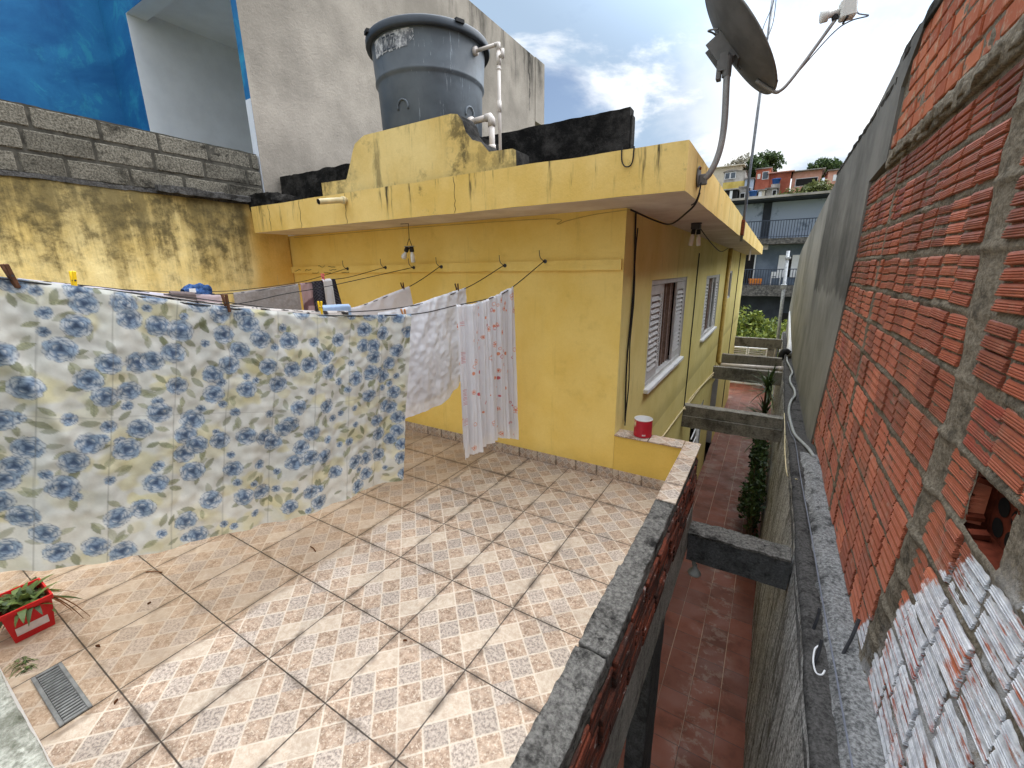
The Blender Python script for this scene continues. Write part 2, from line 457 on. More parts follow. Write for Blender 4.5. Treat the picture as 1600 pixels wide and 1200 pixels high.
def f_graywall(N):
    f = N.noise(50, 5, .7); s = N.noise(1.0, 6, .65, N.vec(N.x * .5, N.y * .45, N.z * .5)); n = N.noise(1.4, 6, .6)
    c = N.mix(s.sm(.32, .68), sr(128, 127, 122), sr(160, 158, 152)); c = N.hsv(c, f * .25 + .68)
    e = (N.z - 1.42 - (N.y - 5.0) * -.02 + (N.noise(2.2, 5) - .5) * .5)
    wet = e.sm(-.04, .06) * (N.y - 9.2 + (N.noise(3, 4) - .5) * .5).sm(-.15, .15, 1, 0)
    c = N.mix(wet * .78, c, N.mix(s.sm(.4, .65), sr(60, 59, 56), sr(88, 86, 82)))
    c = N.mix(n.sm(.56, .72) * .3, c, sr(70, 69, 66))
    c = N.mix(N.noise(.9, 6, .65).sm(.35, .7) * .35, c, sr(176, 174, 168))
    return dict(c=c, h=f + N.noise(6, 5), bs=.35, bd=.006)
mat('grey_cement', f_graywall, .9, .15)
def f_brick(N):
    n = N.noise(9, 5, .65); f = N.noise(90, 4, .7)
    c = N.mix(N.isl, sr(150, 70, 46), sr(194, 104, 72)); c = N.mix((N.isl * 7.31).fract().gt(.94), c, sr(158, 62, 44))
    c = N.mix(n.sm(.48, .7) * .3, c, sr(200, 122, 90)); c = N.hsv(c, f * .3 + .82); c = N.hsv(c, (N.isl * 3.77).fract() * .35 + .78)
    sm = N.noise(6, 6, .72).sm(.58, .70); c = N.mix(sm * .55, c, sr(160, 142, 124)); c = N.mix(N.noise(2.6, 6, .7).sm(.50, .70) * .55, c, sr(96, 68, 56)); c = N.mix(.14, c, sr(140, 120, 106))
    # white paint rolled over the lowest bricks nearest the camera
    e = N.z - (1.0 - (N.y - 1.5) * 1.17) + (N.noise(4, 6, .7) - .5) * .42
    p = e.sm(.0, .035, 1, 0) * N.z.sm(1.0, 1.06, 1, 0)
    pn = N.noise(1.0, 5, .7, N.vec(N.x * 30, N.y * 2.6, N.z * 60)); pm = N.noise(5, 6, .7); p = p * (pn * .75 + pm * .45 - .06).sm(.44, .52); c = N.mix((N.z - .75).sm(0, -.3, 1, 0) * 0.0, c, c)
    c = N.mix(p * .92, c, N.mix(N.noise(25, 5, .7).sm(.35, .65), sr(184, 190, 198), sr(222, 226, 230)))
    return dict(c=c, h=f + n * .5, bs=.3, bd=.003, r=N.noise(20, 3).sm(.3, .7, .42, .62))
mat('hollow_brick', f_brick, .6, .35)
def f_oldbrick(N):
    n = N.noise(12, 6, .7); f = N.noise(80, 4, .7)
    c = N.mix(N.isl, sr(156, 80, 54), sr(198, 120, 86)); c = N.mix(n.sm(.5, .68) * .75, c, sr(186, 168, 146)); c = N.hsv(c, f * .3 + .85)
    return dict(c=c, h=f + n, bs=.5, bd=.005)
mat('smeared_brick', f_oldbrick, .85, .15)
def f_mortar(N):
    f = N.noise(70, 5, .75); n = N.noise(7, 6, .7)
    c = N.mix(f.sm(.3, .7), sr(98, 90, 78), sr(152, 142, 126)); c = N.mix(n.sm(.52, .66) * .7, c, sr(58, 54, 48))
    e = N.z - (.95 - (N.y - 1.5) * 1.17); c = N.mix(e.sm(-.35, .05, 1, 0) * N.noise(9, 6, .7).sm(.44, .56) * .6, c, sr(196, 198, 202))
    return dict(c=c, h=f + n, bs=.9, bd=.01)
mat('mortar', f_mortar, .95, .1)
def f_parbrick(N):
    n = N.noise(1.0, 6, .7, N.vec(N.x * 20, N.y * 6, N.z * 26)); f = N.noise(80, 4, .7)
    c = N.mix(N.isl, sr(86, 46, 34), sr(124, 64, 46)); c = N.mix(n.sm(.44, .58) * .85, c, sr(56, 44, 40)); c = N.mix(N.noise(16, 5, .7).sm(.60, .68) * .7, c, sr(176, 166, 160))
    c = N.mix(N.noise(5, 5, .7).sm(.54, .66) * .8, c, sr(40, 32, 28))
    return dict(c=c, h=f + n, bs=.7, bd=.008)
mat('grimy_brick', f_parbrick, .9, .15)
def f_alley(N):
    X = (N.x + .55) / .30; Y = N.y / .30
    fx, fy = X.fract(), Y.fract(); g = (fx.min(1 - fx)).min(fy.min(1 - fy)) * .30
    n = N.noise(3, 6, .65); cell = N.white(X.floor(), Y.floor())
    c = N.mix(cell, sr(92, 42, 18), sr(112, 52, 24)); c = N.mix(n.sm(.5, .7) * .5, c, sr(62, 32, 18))
    wear = N.noise(5, 6, .72).sm(.50, .60) * (N.x + .12).abs().sm(.10, .32, 1, 0)
    wear = wear.max(N.noise(2, 6, .7).sm(.5, .62) * (N.x + .85).sm(0, .35, 1, 0) * (N.y - 7).sm(0, 2)); c = N.mix(wear * .55, c, sr(128, 106, 92))
    lx = fx.min(1 - fx) * .3; c = N.mix(g.sm(.0025, .005, 1, 0), c, N.mix((lx.lt(.006)) * N.white(X.floor(), (Y / 3).floor()).gt(.35), sr(64, 38, 28), sr(150, 122, 100)))
    return dict(c=c, h=g.sm(.001, .006), bs=.4, bd=.003, r=n.sm(.3, .7, .45, .7))
mat('red_tile', f_alley, .4, .4)
def f_earth(N): return dict(c=N.mix(N.noise(.3, 6, .6).sm(.3, .7), sr(86, 76, 60), sr(96, 104, 66)), h=N.noise(4, 5), bs=.5, bd=.05)
mat('earth', f_earth, .95, .1)
def f_tank(N):
    n = N.noise(3, 5, .6); st = N.noise(1.0, 6, .75, N.vec(N.x * 22, N.y * 22, N.z * 1.3)); dr = N.noise(1.0, 6, .75, N.vec(N.x * 34, N.y * 34, N.z * 2.2))
    c = N.mix(n.sm(.3, .7), sr(80, 86, 92), sr(100, 106, 112)); c = N.mix(st.sm(.60, .68) * .35, c, sr(52, 56, 62))
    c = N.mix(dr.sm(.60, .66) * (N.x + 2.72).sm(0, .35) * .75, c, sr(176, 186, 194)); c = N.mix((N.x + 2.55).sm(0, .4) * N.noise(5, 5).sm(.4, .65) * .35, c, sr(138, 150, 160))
    return dict(c=c, r=n.sm(.3, .7, .38, .55))
mat('tank_plastic', f_tank, .45, .4)
flat('tank_lid_plastic', sr(58, 64, 72), .5, .4, amt=.2, scale=5)
def f_label(N):
    n = N.noise(26, 5, .7); return dict(c=N.mix(n.sm(.42, .6), sr(118, 120, 126), sr(206, 206, 208)))
mat('torn_label', f_label, .7)
flat('pvc_white', sr(206, 196, 188), .45, .4, amt=.12, scale=8)
flat('pvc_beige', sr(206, 190, 150), .5, .35, amt=.15, scale=8)
flat('galvanised', sr(150, 152, 154), .45, .5, .5, amt=.25, scale=14)
flat('dish_grey', sr(114, 112, 110), .6, .35, .1, amt=.2, scale=7)
flat('dish_front', sr(150, 150, 150), .6, .35, 0, amt=.1, scale=7)
flat('pole_grey', sr(146, 144, 142), .5, .4, .2, amt=.15, scale=10)
flat('lnb_plastic', sr(206, 204, 198), .5, .4, amt=.12, scale=14)
flat('black_rubber', sr(28, 27, 27), .6, .3, amt=.2)
flat('grey_cable', sr(112, 116, 128), .6, .3, amt=.1)
flat('steel_dark', sr(62, 62, 66), .45, .5, .4, amt=.3, scale=30)
flat('rust', sr(112, 62, 40), .85, .2, .1, amt=.4, scale=30)
flat('hose_grey', sr(150, 152, 150), .6, .3, amt=.15, scale=20)
flat('white_paint', sr(226, 226, 228), .5, .35, amt=.05, scale=6)
flat('grey_white', sr(196, 194, 192), .55, .3, amt=.08, scale=6)
flat('curtain_brown', sr(112, 92, 80), .9, .1, amt=.25, scale=30)
flat('room_dark', (.012, .011, .010), .9, .1)
flat('bulb_glass', sr(224, 222, 214), .25, .5, amt=.05)
flat('peg_wood', sr(86, 58, 42), .8, .2, amt=.25, scale=60)
flat('peg_yellow', sr(232, 190, 30), .5, .35, amt=.05)
flat('peg_pink', sr(226, 110, 118), .5, .35, amt=.05)
flat('pot_red', sr(186, 20, 26), .45, .4, amt=.12, scale=10)
flat('can_red', sr(170, 24, 42), .5, .4, amt=.1, scale=16)
flat('label_white', sr(206, 196, 196), .6, .3, amt=.1, scale=30)
flat('soil', sr(50, 40, 32), .95, .1, amt=.4, scale=60, bs=.8)
flat('dry_brown', sr(96, 62, 40), .9, .1, amt=.3, scale=40)
def f_leaf(lo, hi):
    return lambda N: dict(c=N.mix(N.isl, lo, hi))
mat('pot_leaf', f_leaf(sr(44, 62, 28), sr(104, 120, 62)), .5, .35, trans=.2)
mat('yucca_leaf', f_leaf(sr(34, 52, 26), sr(86, 104, 52)), .5, .35, trans=.15)
mat('shrub_leaf', f_leaf(sr(30, 46, 24), sr(64, 84, 40)), .55, .3, trans=.15)
mat('bush_leaf', f_leaf(sr(62, 82, 34), sr(142, 150, 62)), .55, .3, trans=.25)
mat('tree_leaf', f_leaf(sr(38, 56, 32), sr(84, 104, 58)), .6, .25, trans=.2)
mat('olive_leaf', f_leaf(sr(66, 76, 40), sr(116, 120, 70)), .6, .25, trans=.2)
mat('bare_leaf', f_leaf(sr(120, 116, 104), sr(160, 156, 140)), .7, .2, trans=.2)
flat('bark', sr(84, 72, 60), .95, .1, amt=.3, scale=10)
# far houses
def f_slate(N):
    n = N.noise(1.2, 6, .6); return dict(c=N.mix(n.sm(.3, .7), sr(92, 104, 120), sr(120, 132, 148)), h=n, bs=.1)
mat('slate_blue', f_slate, .8)
def f_pale(N):
    n = N.noise(.9, 6, .65); return dict(c=N.mix(n.sm(.56, .68), sr(164, 176, 194), sr(96, 108, 124)))
mat('pale_blue', f_pale, .8)
flat('slate_dark', sr(58, 62, 70), .8, .2, amt=.2, scale=2)
def f_stone(N):
    v = N.vor(6, N.scl(.9, .9, 3)); n = N.noise(8, 5, .7); return dict(c=N.mix(n.sm(.3, .7), sr(56, 54, 54), sr(116, 112, 108)), h=v, bs=.6, bd=.04)
mat('stone_clad', f_stone, .9)
flat('rail_dark', sr(60, 68, 82), .6, .3, amt=.1)
flat('orange_cloth', sr(226, 136, 56), .8, .2, amt=.15, scale=5)
def f_far(lo, hi, sc_=.6):
    return lambda N: dict(c=N.mix(N.noise(sc_, 6, .65).sm(.35, .65), lo, hi))
mat('far_brick', f_far(sr(156, 84, 66), sr(186, 110, 88)), .9)
mat('far_cream', f_far(sr(196, 184, 164), sr(216, 206, 190)), .9)
mat('far_grey', f_far(sr(128, 122, 116), sr(182, 176, 170)), .9)
mat('far_roof', f_far(sr(104, 98, 94), sr(150, 142, 136)), .9)
mat('far_pink', f_far(sr(196, 140, 120), sr(214, 164, 146)), .9)
mat('far_yellow', f_far(sr(176, 152, 76), sr(200, 178, 104)), .9)
flat('far_glass', sr(70, 78, 88), .3, .5, amt=.2, scale=1)
flat('far_dark', sr(44, 42, 42), .9, .1)
flat('tank_blue', sr(44, 92, 160), .5, .4, amt=.1)
def f_cloth(N): return dict(c=N.attr(), h=N.noise(420, 2), bs=.05, bd=.002)
mat('printed_cloth', f_cloth, .9, .1, trans=.30)
def f_denim(N): return dict(c=N.mix(N.noise(40, 4).sm(.35, .65), sr(34, 58, 98), sr(66, 94, 140)), h=N.noise(300, 2), bs=.2, bd=.003)
mat('denim', f_denim, .9, .1)
mat('pale_mossy_concrete', conc(sr(128, 128, 116), sr(190, 188, 176), sr(78, 78, 62), .6), .95, .12)
flat('pipe_ochre', sr(186, 156, 84), .6, .3)
flat('dark_clay', sr(92, 42, 28), .9, .1, amt=.3, scale=30)
flat('block_mortar', sr(70, 67, 61), .95, .1, amt=.4, scale=14)
flat('drain_grey', sr(112, 112, 110), .6, .35, .1, amt=.25, scale=30)
flat('curtain_light', sr(168, 152, 144), .9, .1, amt=.2, scale=30)
# ------------------------------------------------------------------ setting
XC, YF, XL = -.969, 3.20, -5.03
ZA = -3.0
m = MB(); n = 40
def gz(x, y):
    h = 0.0
    if y > 44: h = (y - 44) * .32 * min(1, (y - 44) / 14)
    return -3.6 + min(h, 19.5)
ys = [-120, -40, -10, 10, 30, 44, 50, 56, 62, 70, 80, 90, 100, 112, 130, 200, 600, 1500]
xs = [-1200, -300, -120, -60, -30, -15, 0, 15, 30, 60, 120, 300, 1200]
vs = [(x, y, gz(x, y) + (mn.noise(Vector((x * .05, y * .05, 0))) * 1.2 if y > 50 else 0)) for y in ys for x in xs]
w = len(xs)
m.add(vs, [(j * w + i, j * w + i + 1, (j + 1) * w + i + 1, (j + 1) * w + i) for j in range(len(ys) - 1) for i in range(w - 1)])
struct('ground', m, 'earth', smooth=True)
m = MB().add([(-5.2, -2.5, ZA), (.42, -2.5, ZA), (.42, 19.9, ZA), (-5.2, 19.9, ZA)], [(0, 1, 2, 3)])
struct('alley_floor', m, 'red_tile')
# terrace
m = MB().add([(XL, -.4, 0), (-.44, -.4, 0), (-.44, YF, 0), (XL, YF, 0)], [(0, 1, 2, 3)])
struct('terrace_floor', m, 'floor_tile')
m = MB(); m.box(XL, -.345, -.4, 3.19, -.38, -.004); m.rough(-.345, -.325, -.4, 3.2, -.38, -.035, .06, .004, 7)
struct('terrace_slab', m, 'beam_concrete')

t = thing('support_column', 'dark grey concrete column holding the terrace above the alley tiles', 'column', (-.44, 2.98, ZA))
m = MB().rough(-.55, -.415, 2.55, 2.98, ZA, -.385, .12, .006, 4); obj('shaft', m, 'dark_beam_concrete', t)
m = MB().rough(-.60, -.36, 2.50, 3.03, ZA, ZA + .10, .06, .012, 8); obj('footing', m, 'black_mould', t)

# ---- parapet along the alley edge
t = thing('parapet_wall', 'low hollow brick parapet with stained concrete top along the alley edge of the terrace', 'parapet', (-.39, 1.5, 0))
m = MB(); m.box(-.425, -.345, -.4, 3.19, .001, .33); obj('plaster_face', m, 'yellow_low', t)
m = MB()
for k, z in enumerate((-.033, .089, .211)):
    y = -.4 + (.1 if k % 2 else 0)
    while y < 3.2:
        e = min(3.2, y + .215); j = random.uniform(-.006, .006)
        for q in range(4):
            za = z + q * .0285; m.bbox(-.36, -.322 + j + random.uniform(-.004, .004), y, e, za, za + .0255, .004)
        y = e + .018
obj('brickwork', m, 'grimy_brick', t)
m = MB(); m.rough(-.352, -.333, -.4, 3.2, -.036, .335, .04, .006, 14); obj('mortar', m, 'dark_mortar', t)
m = MB()
for a, b, x0, x1, z1, sd in ((-.4, 1.165, -.452, -.338, .392, 3), (1.175, 1.66, -.448, -.332, .398, 9), (1.662, 2.02, -.444, -.338, .392, 14), (2.022, 2.335, -.440, -.336, .390, 21)):
    m.rough(x0, x1, a, b, .325, z1, .010, .0060, 11, seed=sd)
obj('coping', m, 'coping_concrete', t, smooth=True)
m = MB()
for a, b in ((2.337, 2.70), (2.703, 3.06), (3.063, 3.33)): m.bbox(-.442, -.330, a, b, .384, .397, .002)
obj('tiled_coping', m, 'coping_tile', t)
t = thing('corner_wall', 'short yellow wall with tiled top closing the gap beside the house corner', 'low wall', (-.70, 3.27, 0))
m = MB(); m.box(XC + .002, -.345, YF, 3.33, -.38, .383); obj('wall', m, 'yellow_low', t)
m = MB()
for a, b in ((XC + .002, -.70), (-.697, -.446)): m.bbox(a, b, YF - .012, 3.34, .384, .396, .002)
obj('tiled_coping', m, 'coping_tile', t)
m = MB(); m.box(XC + .004, -.446, YF - .012, YF - .001, .0005, .085); obj('skirting', m, 'skirting_tile', t)
# near parapet under the camera
t = thing('parapet_wall', 'rough grey concrete topped wall edge at the near left end of the tiles', 'parapet', (-2.5, 0, 0))
m = MB(); m.prism([(-.12, 0), (.094, 0), (.066, .34), (-.12, .34)], 0, XL, -.46); obj('wall', m, 'white_wall', t)
m = MB(); m.rough(XL, -.46, -.13, .07, .335, .39, .03, .006, 9, seed=4); obj('coping', m, 'pale_mossy_concrete', t, smooth=True)

# floor drain
t = thing('floor_drain', 'grey slotted drain grate set in the terrace tiles', 'drain', (-2.36, .2, 0))
ang = 0.0
dx0, dx1, dy0, dy1 = -2.555, -2.165, .148, .245
m = MB()
for (a, b, c, d) in ((dx0, dx1, dy0, dy0 + .014), (dx0, dx1, dy1 - .014, dy1), (dx0, dx0 + .014, dy0 + .0141, dy1 - .0141), (dx1 - .014, dx1, dy0 + .0141, dy1 - .0141)): m.bbox(a, b, c, d, .001, .011, .002)
obj('frame', m, 'drain_grey', t)
m = MB(); N_ = 19
for k in range(N_):
    x = dx0 + .018 + (dx1 - dx0 - .036) * (k + .5) / N_; m.bbox(x - .0052, x + .0052, dy0 + .0145, dy1 - .0145, .002, .009, .0015)
obj('grate', m, 'drain_grey', t)
m = MB().box(dx0 + .014, dx1 - .014, dy0 + .0141, dy1 - .0141, .0006, .0014); obj('pit', m, 'room_dark', t)

# ------------------------------------------------------------------ left boundary
t = thing('boundary_wall', 'mildewed pale yellow plaster wall at the left side of the terrace', 'wall', (XL, 1.5, 0))
m = MB(); m.rough(XL - .16, XL, -2.2, 3.19, -3.0, 2.43, .12, .006, 3); obj('plaster', m, 'mossy_paint', t, smooth=False)
m = MB(); m.rough(XL - .17, XL + .012, -2.2, 3.0, 2.425, 2.462, .04, .012, 5, seed=2); m.rough(XL - .02, XL + .07, 1.95, 2.85, 2.44, 2.50, .04, .018, 6, seed=8)
obj('cap', m, 'dirt_ledge', t)
t = thing('block_wall', 'bare grey concrete block wall of three courses on top of the yellow wall', 'wall', (XL, 1.5, 2.46))
m = MB(); z = 2.462; hh = .163
for k in range(3):
    y = -2.4 + (.0 if k % 2 else .21); e_ = 2.965
    while y < e_:
        L = .395 if random.random() > .12 else .25
        e = min(e_, y + L)
        if e - y > .05: m.bbox(XL - .13, XL + random.uniform(-.004, .004), y, e, z, z + hh - .016, .009)
        y = e + .018
    z += hh + .006
obj('blocks', m, 'cinder_block', t)
m = MB(); m.rough(XL - .12, XL - .007, -2.4, 2.96, 2.46, 2.957, .04, .006, 9); obj('mortar', m, 'block_mortar', t)

# neighbour house
t = thing('neighbour_house', 'tall grey rendered house with blue painted end wall and wide open white room', 'house', (-7, 5, -3))
YB = 2.985
m = MB(); m.add([(XL, YB, 2.39), (XL, 9.4, 2.39), (XL, 9.4, 6.12), (XL, YB, 6.12)], [(0, 1, 2, 3)])
m.add([(XL, 9.4, -3), (-10, 9.4, -3), (-10, 9.4, 6.12), (XL, 9.4, 6.12)], [(0, 1, 2, 3)]); m.add([(XL, YB, 6.12), (XL, 9.4, 6.12), (-10, 9.4, 6.12), (-10, YB, 6.12)], [(0, 1, 2, 3)])
obj('side_wall', m, 'grey_render', t)
m = MB(); m.box(-6.5, XL + .01, 9.402, 9.83, 4.9, 6.13); obj('parapet_end', m, 'grey_render', t)
m = MB(); ngon_wall_holes(m, -8.22, XL - .001, -3, 6.1, YB, [(-7.49, -5.13, .4, 4.91)], ax=1); obj('end_wall', m, 'blue_paint', t)
m = MB(); m.add([(-8.22, -3.5, -3), (-8.22, YB, -3), (-8.22, YB, 6.1), (-8.22, -3.5, 6.1)], [(0, 1, 2, 3)]); obj('return_wall', m, 'blue_paint', t)
m = MB(); yb = 9.0
m.add([(-7.62, yb, .4), (-5.06, yb, .4), (-5.06, yb, 5.0), (-7.62, yb, 5.0)], [(0, 1, 2, 3)])
m.add([(-7.49, 3.2, .4), (-7.49, yb, .4), (-7.49, yb, 5.0), (-7.49, 3.2, 5.0)], [(0, 1, 2, 3)])
m.add([(-5.06, 3.2, .4), (-5.06, yb, .4), (-5.06, yb, 5.0), (-5.06, 3.2, 5.0)], [(0, 1, 2, 3)])
m.add([(-7.62, 3.2, 5.0), (-5.06, 3.2, 5.0), (-5.06, yb, 5.0), (-7.62, yb, 5.0)], [(0, 1, 2, 3)])
m.add([(-7.62, 3.2, .4), (-5.06, 3.2, .4), (-5.06, yb, .4), (-7.62, yb, .4)], [(0, 1, 2, 3)])
# reveals
m.add([(-7.49, YB, .4), (-7.49, 3.2, .4), (-7.49, 3.2, 4.91), (-7.49, YB, 4.91)], [(0, 1, 2, 3)])
m.add([(-5.13, YB, .4), (-5.13, 3.2, .4), (-5.13, 3.2, 4.91), (-5.13, YB, 4.91)], [(0, 1, 2, 3)])
m.add([(-7.49, YB, 4.91), (-5.13, YB, 4.91), (-5.13, 3.2, 4.91), (-7.49, 3.2, 4.91)], [(0, 1, 2, 3)])
obj('room', m, 'white_wall', t)
m = MB(); m.box(-5.128, XL - .004, YB - .004, YB + .02, -2, 3.50); obj('white_strip', m, 'white_paint', t)

# ------------------------------------------------------------------ yellow house
H = thing('yellow_house', 'yellow house with flat overhanging concrete roof and shuttered side windows', 'house', (-3, 8, -3))
ZS, ZT = 2.12, 2.376
YE = 17.2
m = MB(); m.add([(XL - .05, YF, -3), (XC, YF, -3), (XC, YF, ZS), (XL - .05, YF, ZS)], [(0, 1, 2, 3)]); obj('front_wall', m, 'yellow_paint', H)
wins = [(4.10, 5.95, .56, 1.595), (7.80, 9.75, .52, 1.57), (11.6, 12.6, .95, 1.62), (7.70, 9.3, -2.0, -.95), (10.7, 12.2, -3.0, -.95)]
m = MB(); ngon_wall_holes(m, YF, YE, -3, ZS, XC, wins)
m.add([(XC, YE, -3), (XL, YE, -3), (XL, YE, ZS), (XC, YE, ZS)], [(0, 1, 2, 3)]); obj('side_wall', m, 'yellow_side', H)
m = MB()
for (a, b, c, d) in wins:
    q = .13
    m.add([(XC, a, c), (XC - q, a, c), (XC - q, a, d), (XC, a, d), (XC, b, c), (XC - q, b, c), (XC - q, b, d), (XC, b, d)], [(0, 1, 2, 3), (4, 7, 6, 5), (0, 4, 5, 1), (3, 2, 6, 7)])
split('window_reveal', m, 'grey_white', H)
m = MB()
for (a, b, c, d) in wins: m.box(XC - 1.2, XC - .135, a + .001, b - .001, c + .001, d - .001)
split('dark_interior', m, 'room_dark', H)
# roof slab: fascia, soffit, top
m = MB()
x0, x1, y0, y1 = XL + .16, -.497, 2.713, 17.35
def edge(p, q, nseg):
    for k in range(nseg):
        a = [p[i] + (q[i] - p[i]) * k / nseg for i in (0, 1)]; b = [p[i] + (q[i] - p[i]) * (k + 1) / nseg for i in (0, 1)]
        za = ZT + mn.noise(Vector((a[0] * 3, a[1] * 3, 0))) * .008; zb = ZT + mn.noise(Vector((b[0] * 3, b[1] * 3, 0))) * .008
        za0 = ZS + mn.noise(Vector((a[0] * 4, a[1] * 4, 5))) * .004; zb0 = ZS + mn.noise(Vector((b[0] * 4, b[1] * 4, 5))) * .004
        m.add([(*a, za0), (*b, zb0), (*b, zb), (*a, za)], [(0, 1, 2, 3)], 0)
        m.add([(*a, za), (*b, zb), (b[0] * .97 - .03, b[1] + .06, zb), (a[0] * .97 - .03, a[1] + .06, za)], [(0, 1, 2, 3)], 2)
edge((x0, y0), (x1, y0), 60); edge((x1, y0), (x1, y1), 120); edge((x1, y1), (x0, y1), 10); edge((x0, y1), (x0, y0), 10)
m.add([(x0, y0, ZS), (x1, y0, ZS), (x1, y1, ZS), (x0, y1, ZS)], [(0, 3, 2, 1)], 1)
m.add([(x0, y0, ZT - .03), (x1, y0, ZT - .03), (x1, y1, ZT - .03), (x0, y1, ZT - .03)], [(0, 1, 2, 3)], 2)
roof = obj('roof_slab', m, ['yellow_fascia', 'soffit_paint', 'black_mould'], H)
m = MB()
for xa in (-4.55, -4.03, -3.36, -2.13): 
    m.tube([(xa + random.uniform(-.008, .008), 2.7115, ZS + .004 + (ZT - ZS - .01) * k / 9) for k in range(10)], .0018, 4)
split('crack', m, 'dark_mortar', roof)
m = MB(); m.tube([(-3.345, 2.74, 2.318), (-3.352, 2.60, 2.300), (-3.358, 2.44, 2.272)], .024, 14, cap=False); m.tube([(-3.345, 2.74, 2.318), (-3.358, 2.441, 2.272)], .019, 12, m=1); m.lathe([(.025, 0), (.031, .0), (.031, .03), (.025, .03)], (0, 0, 0), 14, M=Matrix.Translation((-3.345, 2.70, 2.312)) @ Matrix.Rotation(R(90), 4, 'X'))
obj('drain_spout', m, ['pvc_beige', 'room_dark'], roof, smooth=True)
m = MB(); m.tube(bez([(-.87, 2.707, 2.39), (-.865, 2.703, 2.32), (-.845, 2.703, 2.285), (-.815, 2.703, 2.283), (-.80, 2.703, 2.31), (-.797, 2.707, 2.385)], 6), .004, 6); obj('wire_loop', m, 'black_rubber', roof)
# moulding on the front wall
m = MB(); m.rough(XL + .001, -.980, YF - .028, YF - .001, 1.692, 1.768, .035, .0035, 12); led = obj('moulding', m, 'yellow_paint', H)
m = MB()
for k in range(8):
    x = XL + .05 + random.random() * .9; z = random.choice((1.766, 1.73, 1.70)); m.tube([(x + i * .03, YF - .031, z + random.uniform(-.012, .008)) for i in range(5)], .0025, 4)
split('crack', m, 'dark_mortar', led)
m = MB(); m.box(XL + .001, XC + .001, YF - .012, YF - .001, .0005, .088); obj('skirting', m, 'skirting_tile', H)
# line hooks
hk = [(-4.0, 1.735), (-3.415, 1.74), (-3.027, 1.735), (-2.68, 1.737), (-1.981, 1.738), (-1.60, 1.765)]
for i, (x, z) in enumerate(hk):
    m = MB(); m.tube([(x, YF - .02, z), (x - .004, YF - .055, z)], .006, 8); m.lathe([(.002, 0), (.016, 0), (.016, .006), (.002, .008)], n=12, M=Matrix.Translation((x, YF - .029, z)) @ Matrix.Rotation(R(90), 4, 'X'))
    m.tube(bez([(x, YF - .05, z), (x - .03, YF - .06, z + .03), (x - .045, YF - .05, z + .085)], 4), .003, 5); obj('line_hook', m, 'steel_dark', H)
# stepped plinth under the tank
pl = [(-3.70, 2.36), (-3.70, 2.497), (-3.36, 2.49), (-3.345, 2.50), (-3.292, 2.593), (-3.235, 2.70), (-3.20, 2.75), (-3.12, 2.783), (-3.075, 2.797), (-2.16, 2.797), (-2.10, 2.785), (-2.06, 2.74), (-2.03, 2.66), (-1.975, 2.60), (-1.90, 2.575), (-1.848, 2.52), (-1.835, 2.505), (-1.64, 2.498), (-1.615, 2.485), (-1.612, 2.36)]
m = MB(); m.prism(pl, 1, 2.745, 2.93); m.mi = [1] * len(pl) + [0, 0]; obj('tank_plinth', m, ['plinth_paint', 'black_mould'], H)
m = MB(); m.rough(-3.13, -2.28, 2.935, 3.62, 2.34, 2.793, .06, .005, 6); obj('plinth_core', m, 'black_mould', H)
m = MB(); m.rough(XL + .01, -3.3, 3.18, 3.32, 2.34, 2.76, .04, .014, 6, seed=3); m.rough(XL + .01, XL + .42, 2.8, 3.17, 2.36, 2.52, .04, .03, 7, seed=5); obj('rubble_kerb', m, 'black_mould', H)
m = MB(); m.rough(XL + .01, -1.38, 4.5, 4.62, 2.34, 3.185, .05, .008, 5); m.rough(-1.375, -1.36, 4.51, 4.61, 2.34, 3.12, .04, .006, 5)
obj('roof_parapet', m, 'black_mould', H)

# windows with louvred shutters (side wall faces +X)
def shutter(name, a, b, c, d, x, nsl, par_, rail=.05):
    s = MB()
    s.bbox(x - .028, x, a, a + rail, c, d, .003); s.bbox(x - .028, x, b - rail, b, c, d, .003); s.bbox(x - .028, x, a + rail + .0005, b - rail - .0005, c, c + .09, .003); s.bbox(x - .028, x, a + rail + .0005, b - rail - .0005, d - .09, d, .003)
    o = obj(name, s, 'grey_white', par_)
    s = MB(); z0, z1 = c + .095, d - .095
    for k in range(nsl):
        zz = z0 + (z1 - z0) * (k + .5) / nsl; hgt = (z1 - z0) / nsl
        s.box(-.003, .003, a + rail + .001, b - rail - .001, -hgt * .56, hgt * .56, rot=Matrix.Rotation(R(-32), 3, 'Y'), at=(x - .014, 0, zz))
    obj('slats', s, 'grey_white', o)
    return o
def window(a, b, c, d, parts, curt, sill=True, lab=None):
    fr = MB(); x = XC
    for (p, q, r_, s_) in ((a + .001, b - .001, d - .05, d - .001), (a + .001, a + .05, c + .001, d - .051), (b - .05, b - .001, c + .001, d - .051), (a + .051, b - .051, c + .001, c + .04)): fr.bbox(x - .11, x - .012, p, q, r_, s_, .004)
    f = obj('window', fr, 'grey_white', H)
    for (p, q, xx, ns) in parts: shutter('shutter', p, q, c + .045, d - .055, x + xx, ns, f)
    if sill:
        s = MB(); s.bbox(x - .11, x + .045, a - .03, b + .03, c - .045, c - .001, .006); obj('sill', s, 'white_paint', f)
    if curt:
        s = MB(); p, q = curt
        s.grid(lambda u, v: (x - .075 + .018 * math.sin(u * 26), p + (q - p) * u, c + .045 + (d - c - .10) * v), 60, 2); s.mi = [1 if (k % 60) % 10 in (3, 4, 8) else 0 for k in range(len(s.f))]; obj('curtain', s, ['curtain_brown', 'curtain_light'], f)
window(4.10, 5.95, .56, 1.595, [(4.16, 4.62, -.015, 13), (4.56, 4.88, -.05, 26), (5.42, 5.90, -.015, 15)], (5.0, 5.44))
